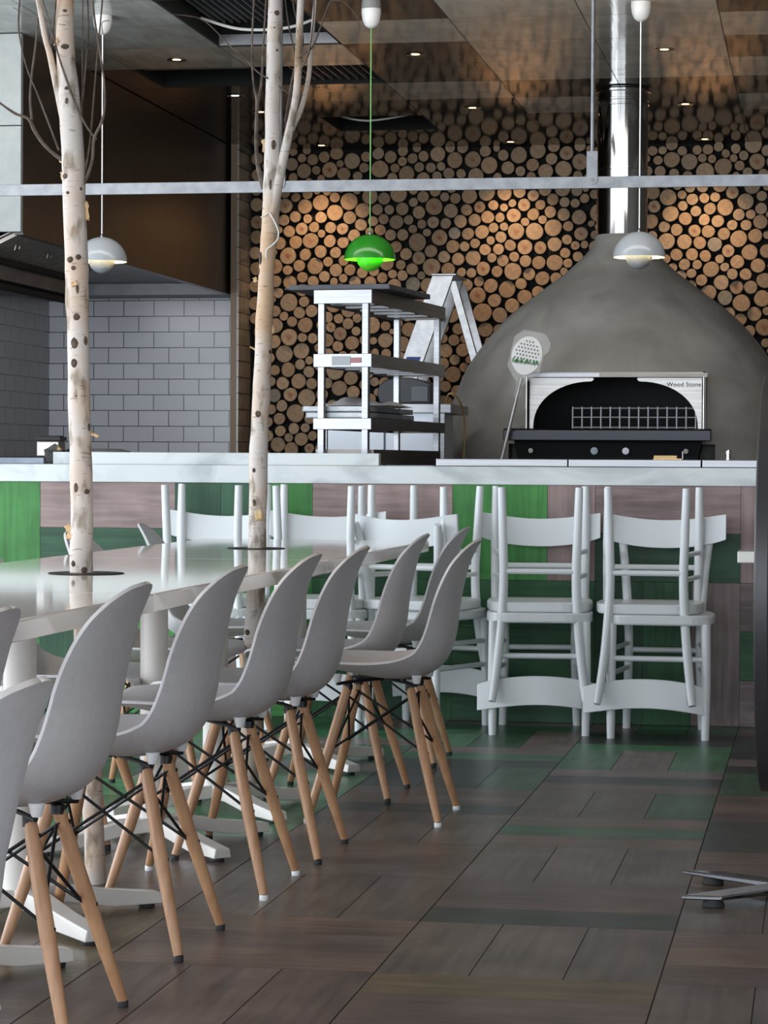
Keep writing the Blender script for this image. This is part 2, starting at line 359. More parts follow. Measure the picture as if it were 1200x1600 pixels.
# ceiling
BG = (.50, .455, .39); DB = (.050, .039, .033); WT = (.46, .48, .47)
CB = {-1: lambda r: WT, 0: None}
def ceil_col(c, r):
    # c: column index (0 = X -2.25..-1.66), r: row index (0 = Y 11.18..11.8)
    T = {0: {-1: DB, 0: BG, 1: DB, 2: DB, 3: BG}, 1: {-1: BG, 0: BG, 1: BG, 2: BG, 3: DB, 4: BG}, 2: {-1: BG, 0: BG, 1: BG, 2: BG}, 3: {-1: DB, 0: BG, 1: DB, 2: BG, 3: DB, 4: BG},
         -1: {-1: DB, 0: BG, 1: BG, 2: BG, 3: (.26, .19, .13)}, -2: {-1: WT, 0: WT, 1: BG, 2: DB}, -3: {-1: WT, 0: WT, 1: WT, 2: DB}}
    if c <= -4: return WT if r < 3 else DB
    if r < -1: return WT if c <= -2 else (BG if (c+r) % 3 else DB)
    return T.get(c, {}).get(r, DB)
CZ = 2.98; CXS = .5975; CYS = .6155
holes = {(-2, -1), (-1, -1), (-1, 4)}
slots = []
quads = []; base = []
for c in range(-9, 7):
    for r in range(-22, 9):
        x0 = -2.25+CXS*c; x1 = x0+CXS; y0 = 11.18+CYS*r; y1 = y0+CYS
        if y0 > 15.8: continue
        if (c, r) in {(-1, 2), (-2, 2)} : continue          # air slots
        if (c, r) in {(-1, 5)}: continue                     # open hatch by the log wall
        if (c, r) in {(-1, -1), (-1, 0)}: continue                              # open void near the white tiles
        q = [(x0+.002, y0+.002, CZ), (x1-.002, y0+.002, CZ), (x1-.002, y1-.002, CZ), (x0+.002, y1-.002, CZ)][::-1]
        quads.append((q, ceil_col(c, r), 1))
        base.append([(x0, y0, CZ+.001), (x0, y1, CZ+.001), (x1, y1, CZ+.001), (x1, y0, CZ+.001)])
ce = planks('ceiling', quads, base, M['ceil']); struct(ce)
# dark roof void above the openings
struct(MB().box((-7.6, -2.4, 3.42), (2.5, 16.4, 3.5)).build('trim_1', M['wallblack']))
# ------------------------------------------------------------------ walls
struct(MB().box((-3.66, 15.752, 0), (2.5, 15.95, 3.42)).build('wall_back', M['wallblack']))
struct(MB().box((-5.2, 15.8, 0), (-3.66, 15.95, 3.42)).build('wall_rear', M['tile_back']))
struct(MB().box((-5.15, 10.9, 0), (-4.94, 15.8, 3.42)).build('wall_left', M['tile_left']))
struct(MB().box((-3.64, 15.4, 0), (-3.60, 15.8, 2.98)).box((-3.60, 15.4, 0), (-3.588, 15.75, 2.98), 1).build('trim_2', [M['jambwood'], M['tile_jamb']]))
struct(MB().box((2.0, 2.5, 0), (2.15, 15.95, 3.42)).build('wall_right', mat('right_wall_plaster', (.30, .28, .26), .7)))  # unseen wall, put in to hold back light from the right
# ------------------------------------------------------------------ log wall
LOGS = [(-3109,2929,37,0),(-3028,2951,44,0),(-2926,2899,52,0),(-3318,2885,42,0),(-3238,2842,48,0),(-3073,2847,51,1),(-2981,2819,44,0),(-3358,2708,37,0),(-3354,2622,48,1),(-3230,2617,48,0),(-3128,2640,53,0),(-2948,2647,57,0),(-2814,2676,51,0),(-3037,2576,53,0),(-2942,2544,43,0),(-2857,2587,49,0),(-3126,2547,39,0),(-3290,2552,37,0),(-3331,2461,39,0),(-3248,2475,41,1),(-3063,2482,37,0),(-2985,2473,39,1),(-2870,2499,40,0),(-2915,2431,41,0),(-3286,2391,43,0),(-3191,2400,52,1),(-3068,2397,41,0),(-2984,2389,39,0),(-3391,2386,41,0),(-3538,2631,44,0),(-3538,2521,44,1),(-3544,2428,44,0),(-3539,2820,41,0),(-3539,2922,41,0),(-3545,2726,38,0),(-2761,2944,39,0),(-2681,2921,40,0),(-2383,2935,49,0),(-2750,2846,57,0),(-2580,2814,52,0),(-2275,2896,52,0),(-2162,2899,53,1),(-2056,2859,54,0),(-2141,2793,53,0),(-2474,2782,43,0),(-2722,2661,40,0),(-2629,2688,54,0),(-2475,2670,38,0),(-2399,2708,39,0),(-2180,2669,50,0),(-2070,2688,53,0),(-2404,2607,55,1),(-2297,2579,47,0),(-2118,2602,38,1),(-2605,2595,41,0),(-2500,2572,42,0),(-2644,2514,46,0),(-2408,2508,39,1),(-2235,2512,43,0),(-2148,2521,40,0),(-2065,2537,43,0),(-2601,2432,38,0),(-2510,2386,59,0),(-2369,2413,52,1),(-2274,2440,39,2),(-2190,2435,40,0),(-2100,2444,45,0),(-2285,2357,43,0),(-1871,2920,54,0),(-1753,2946,51,0),(-1653,2971,38,0),(-1667,2895,38,0),(-1574,2929,45,1),(-1490,2875,52,1),(-1939,2842,42,0),(-1785,2859,41,0),(-1703,2816,48,0),(-1591,2830,54,0),(-1960,2685,48,0),(-1866,2694,42,0),(-1780,2669,38,1),(-1706,2704,41,0),(-1598,2708,49,0),(-1657,2642,38,0),(-1837,2611,41,1),(-1902,2546,46,1),(-1780,2552,40,0),(-1672,2565,39,0),(-1589,2548,41,0),(-1493,2530,47,0),(-1886,2447,53,1),(-1771,2445,57,0),(-1654,2467,56,0),(-1481,2429,44,1),(-1982,2413,38,0),(-3335,2305,56,1),(-3225,2313,39,0),(-3126,2331,42,0),(-3416,2239,48,1),(-3263,2243,39,0),(-3164,2241,54,0),(-3029,2214,42,0),(-3100,2174,37,0),(-3175,2143,37,0),(-2907,2139,39,0),(-2806,2134,40,0),(-3415,2145,38,0),(-3326,2138,46,0),(-3547,2326,41,0),(-3543,2228,44,0),(-3550,2116,41,0),(-3549,2007,45,0),(-3545,1912,38,0),(-3333,2012,58,0),(-3245,2090,41,0),(-3262,1948,39,0),(-3183,1957,40,0),(-3222,1868,50,0),(-3420,1866,51,0),(-3044,1991,46,0),(-2947,1960,46,0),(-2997,1812,43,1),(-2794,1865,54,0),(-2580,2312,39,0),(-2498,2286,42,1),(-2424,2330,41,0),(-2341,2293,40,0),(-2249,2276,41,0),(-2157,2284,50,0),(-2081,2335,38,0),(-2417,2228,57,1),(-2312,2212,45,0),(-2090,2215,46,1),(-2539,2217,38,0),(-2703,2255,47,0),(-2537,2122,48,2),(-2442,2116,47,0),(-2652,2113,46,0),(-2484,2030,48,0),(-2580,2029,44,0),(-2196,2115,41,0),(-2043,2109,46,0),(-2126,2050,53,1),(-2020,2018,44,0),(-2094,1941,60,0),(-2289,1927,50,0),(-2076,1835,48,0),(-2248,1841,39,0),(-2556,1837,48,0),(-2769,1990,40,0),(-1923,2362,38,0),(-1830,2348,48,1),(-1735,2344,41,1),(-1645,2364,46,0),(-1969,2266,38,0),(-1825,2261,38,0),(-1743,2251,43,0),(-1644,2251,53,0),(-1904,2197,55,0),(-1803,2181,40,0),(-1719,2153,46,0),(-1941,2087,56,0),(-1829,2038,48,0),(-1908,1985,46,0),(-1985,1926,50,0),(-1987,1832,40,0),(-3327,1792,55,1),(-3424,1764,44,0),(-3082,1772,43,1),(-2924,1755,47,0),(-3360,1687,56,0),(-3250,1706,53,0),(-3333,1586,48,0),(-3197,1573,38,0),(-3265,1514,50,0),(-3179,1498,37,0),(-3369,1501,42,0),(-3423,1423,44,2),(-3317,1429,46,1),(-3214,1409,58,0),(-3372,1358,38,0),(-3287,1311,60,0),(-3388,1276,39,0),(-3294,1214,37,0),(-3245,1147,45,0),(-3400,1112,48,0),(-3310,1083,46,0),(-3465,1168,38,0),(-3077,1687,37,0),(-3029,1579,58,0),(-2927,1532,46,0),(-3001,1469,51,0),(-2911,1444,42,0),(-3116,1432,42,0),(-3118,1085,41,0),(-3032,1093,41,0),(-3048,1357,41,0),(-2971,1329,41,0),(-2869,1343,41,0),(-2999,1228,47,0),(-2902,1195,41,0),(-2710,1771,50,0),(-2597,1747,48,0),(-2326,1705,45,0),(-2217,1708,43,0),(-2279,1556,52,0),(-2372,1539,39,0),(-2252,1448,41,0),(-2459,1502,40,0),(-2660,1618,40,0),(-2539,1614,40,0),(-2464,1582,40,0),(-2582,1444,40,0),(-426,2964,54,0),(-402,2859,52,1),(-924,2970,38,0),(-923,2878,52,0),(-815,2863,52,0),(-719,2802,57,0),(-607,2829,55,0),(-1042,2681,49,0),(-945,2648,53,0),(-628,2716,45,0),(-551,2673,42,1),(-471,2616,51,0),(-431,2710,50,0),(-1030,2592,40,1),(-928,2544,52,0),(-688,2575,39,0),(-594,2580,53,0),(-1051,2500,47,0),(-838,2514,42,0),(-639,2497,40,0),(-379,2489,45,0),(-891,2447,39,0),(-781,2440,40,1),(-696,2433,42,0),(-601,2419,39,0),(-511,2388,54,0),(-410,2404,45,0),(-951,2376,52,0),(-843,2372,47,0),(-748,2364,41,0),(-656,2353,46,2),(-574,2313,40,1),(-443,2305,51,0),(-340,2311,43,0),(-890,2292,39,0),(-795,2294,39,0),(-518,2246,44,0),(-392,2221,46,0),(-678,2202,51,0),(-467,2170,39,0),(-352,2131,50,0),(-615,2121,48,0),(-522,2090,43,1),(-435,2089,42,0),(-693,2057,52,0),(-591,2026,47,2),(-490,1992,56,0),(-365,2020,52,0),(-412,1927,45,0),(-565,1932,39,0),(-496,1893,40,0),(-351,1843,54,1),(-441,1820,38,0),(-2398,1071,85,0),(-273,1179,85,0),(-2451,1242,76,1),(-2752,1198,77,0),(-2661,1354,78,0),(-2608,1095,78,0),(-2830,2319,75,0),(-436,1566,82,0),(-3424,2805,73,0),(-2298,1217,72,0),(-2333,1356,71,0),(-288,1476,78,1),(-3420,2948,63,0),(-292,1610,55,0),(-2436,1888,68,0),(-3510,1382,47,0),(-3459,2681,48,0),(-444,1695,46,0),(-3090,1197,45,0),(-3510,1825,46,0),(-2863,1618,44,0),(-2944,1092,46,1),(-2219,1330,43,0),(-2599,1553,44,0),(-3448,2581,52,0),(-3516,1584,44,0),(-304,2854,44,0),(-2745,1622,44,0),(-3123,1616,42,0),(-3503,1735,38,0),(-2267,2074,40,0),(-2586,1253,46,1),(-2567,1924,38,0),(-508,1766,41,1)]
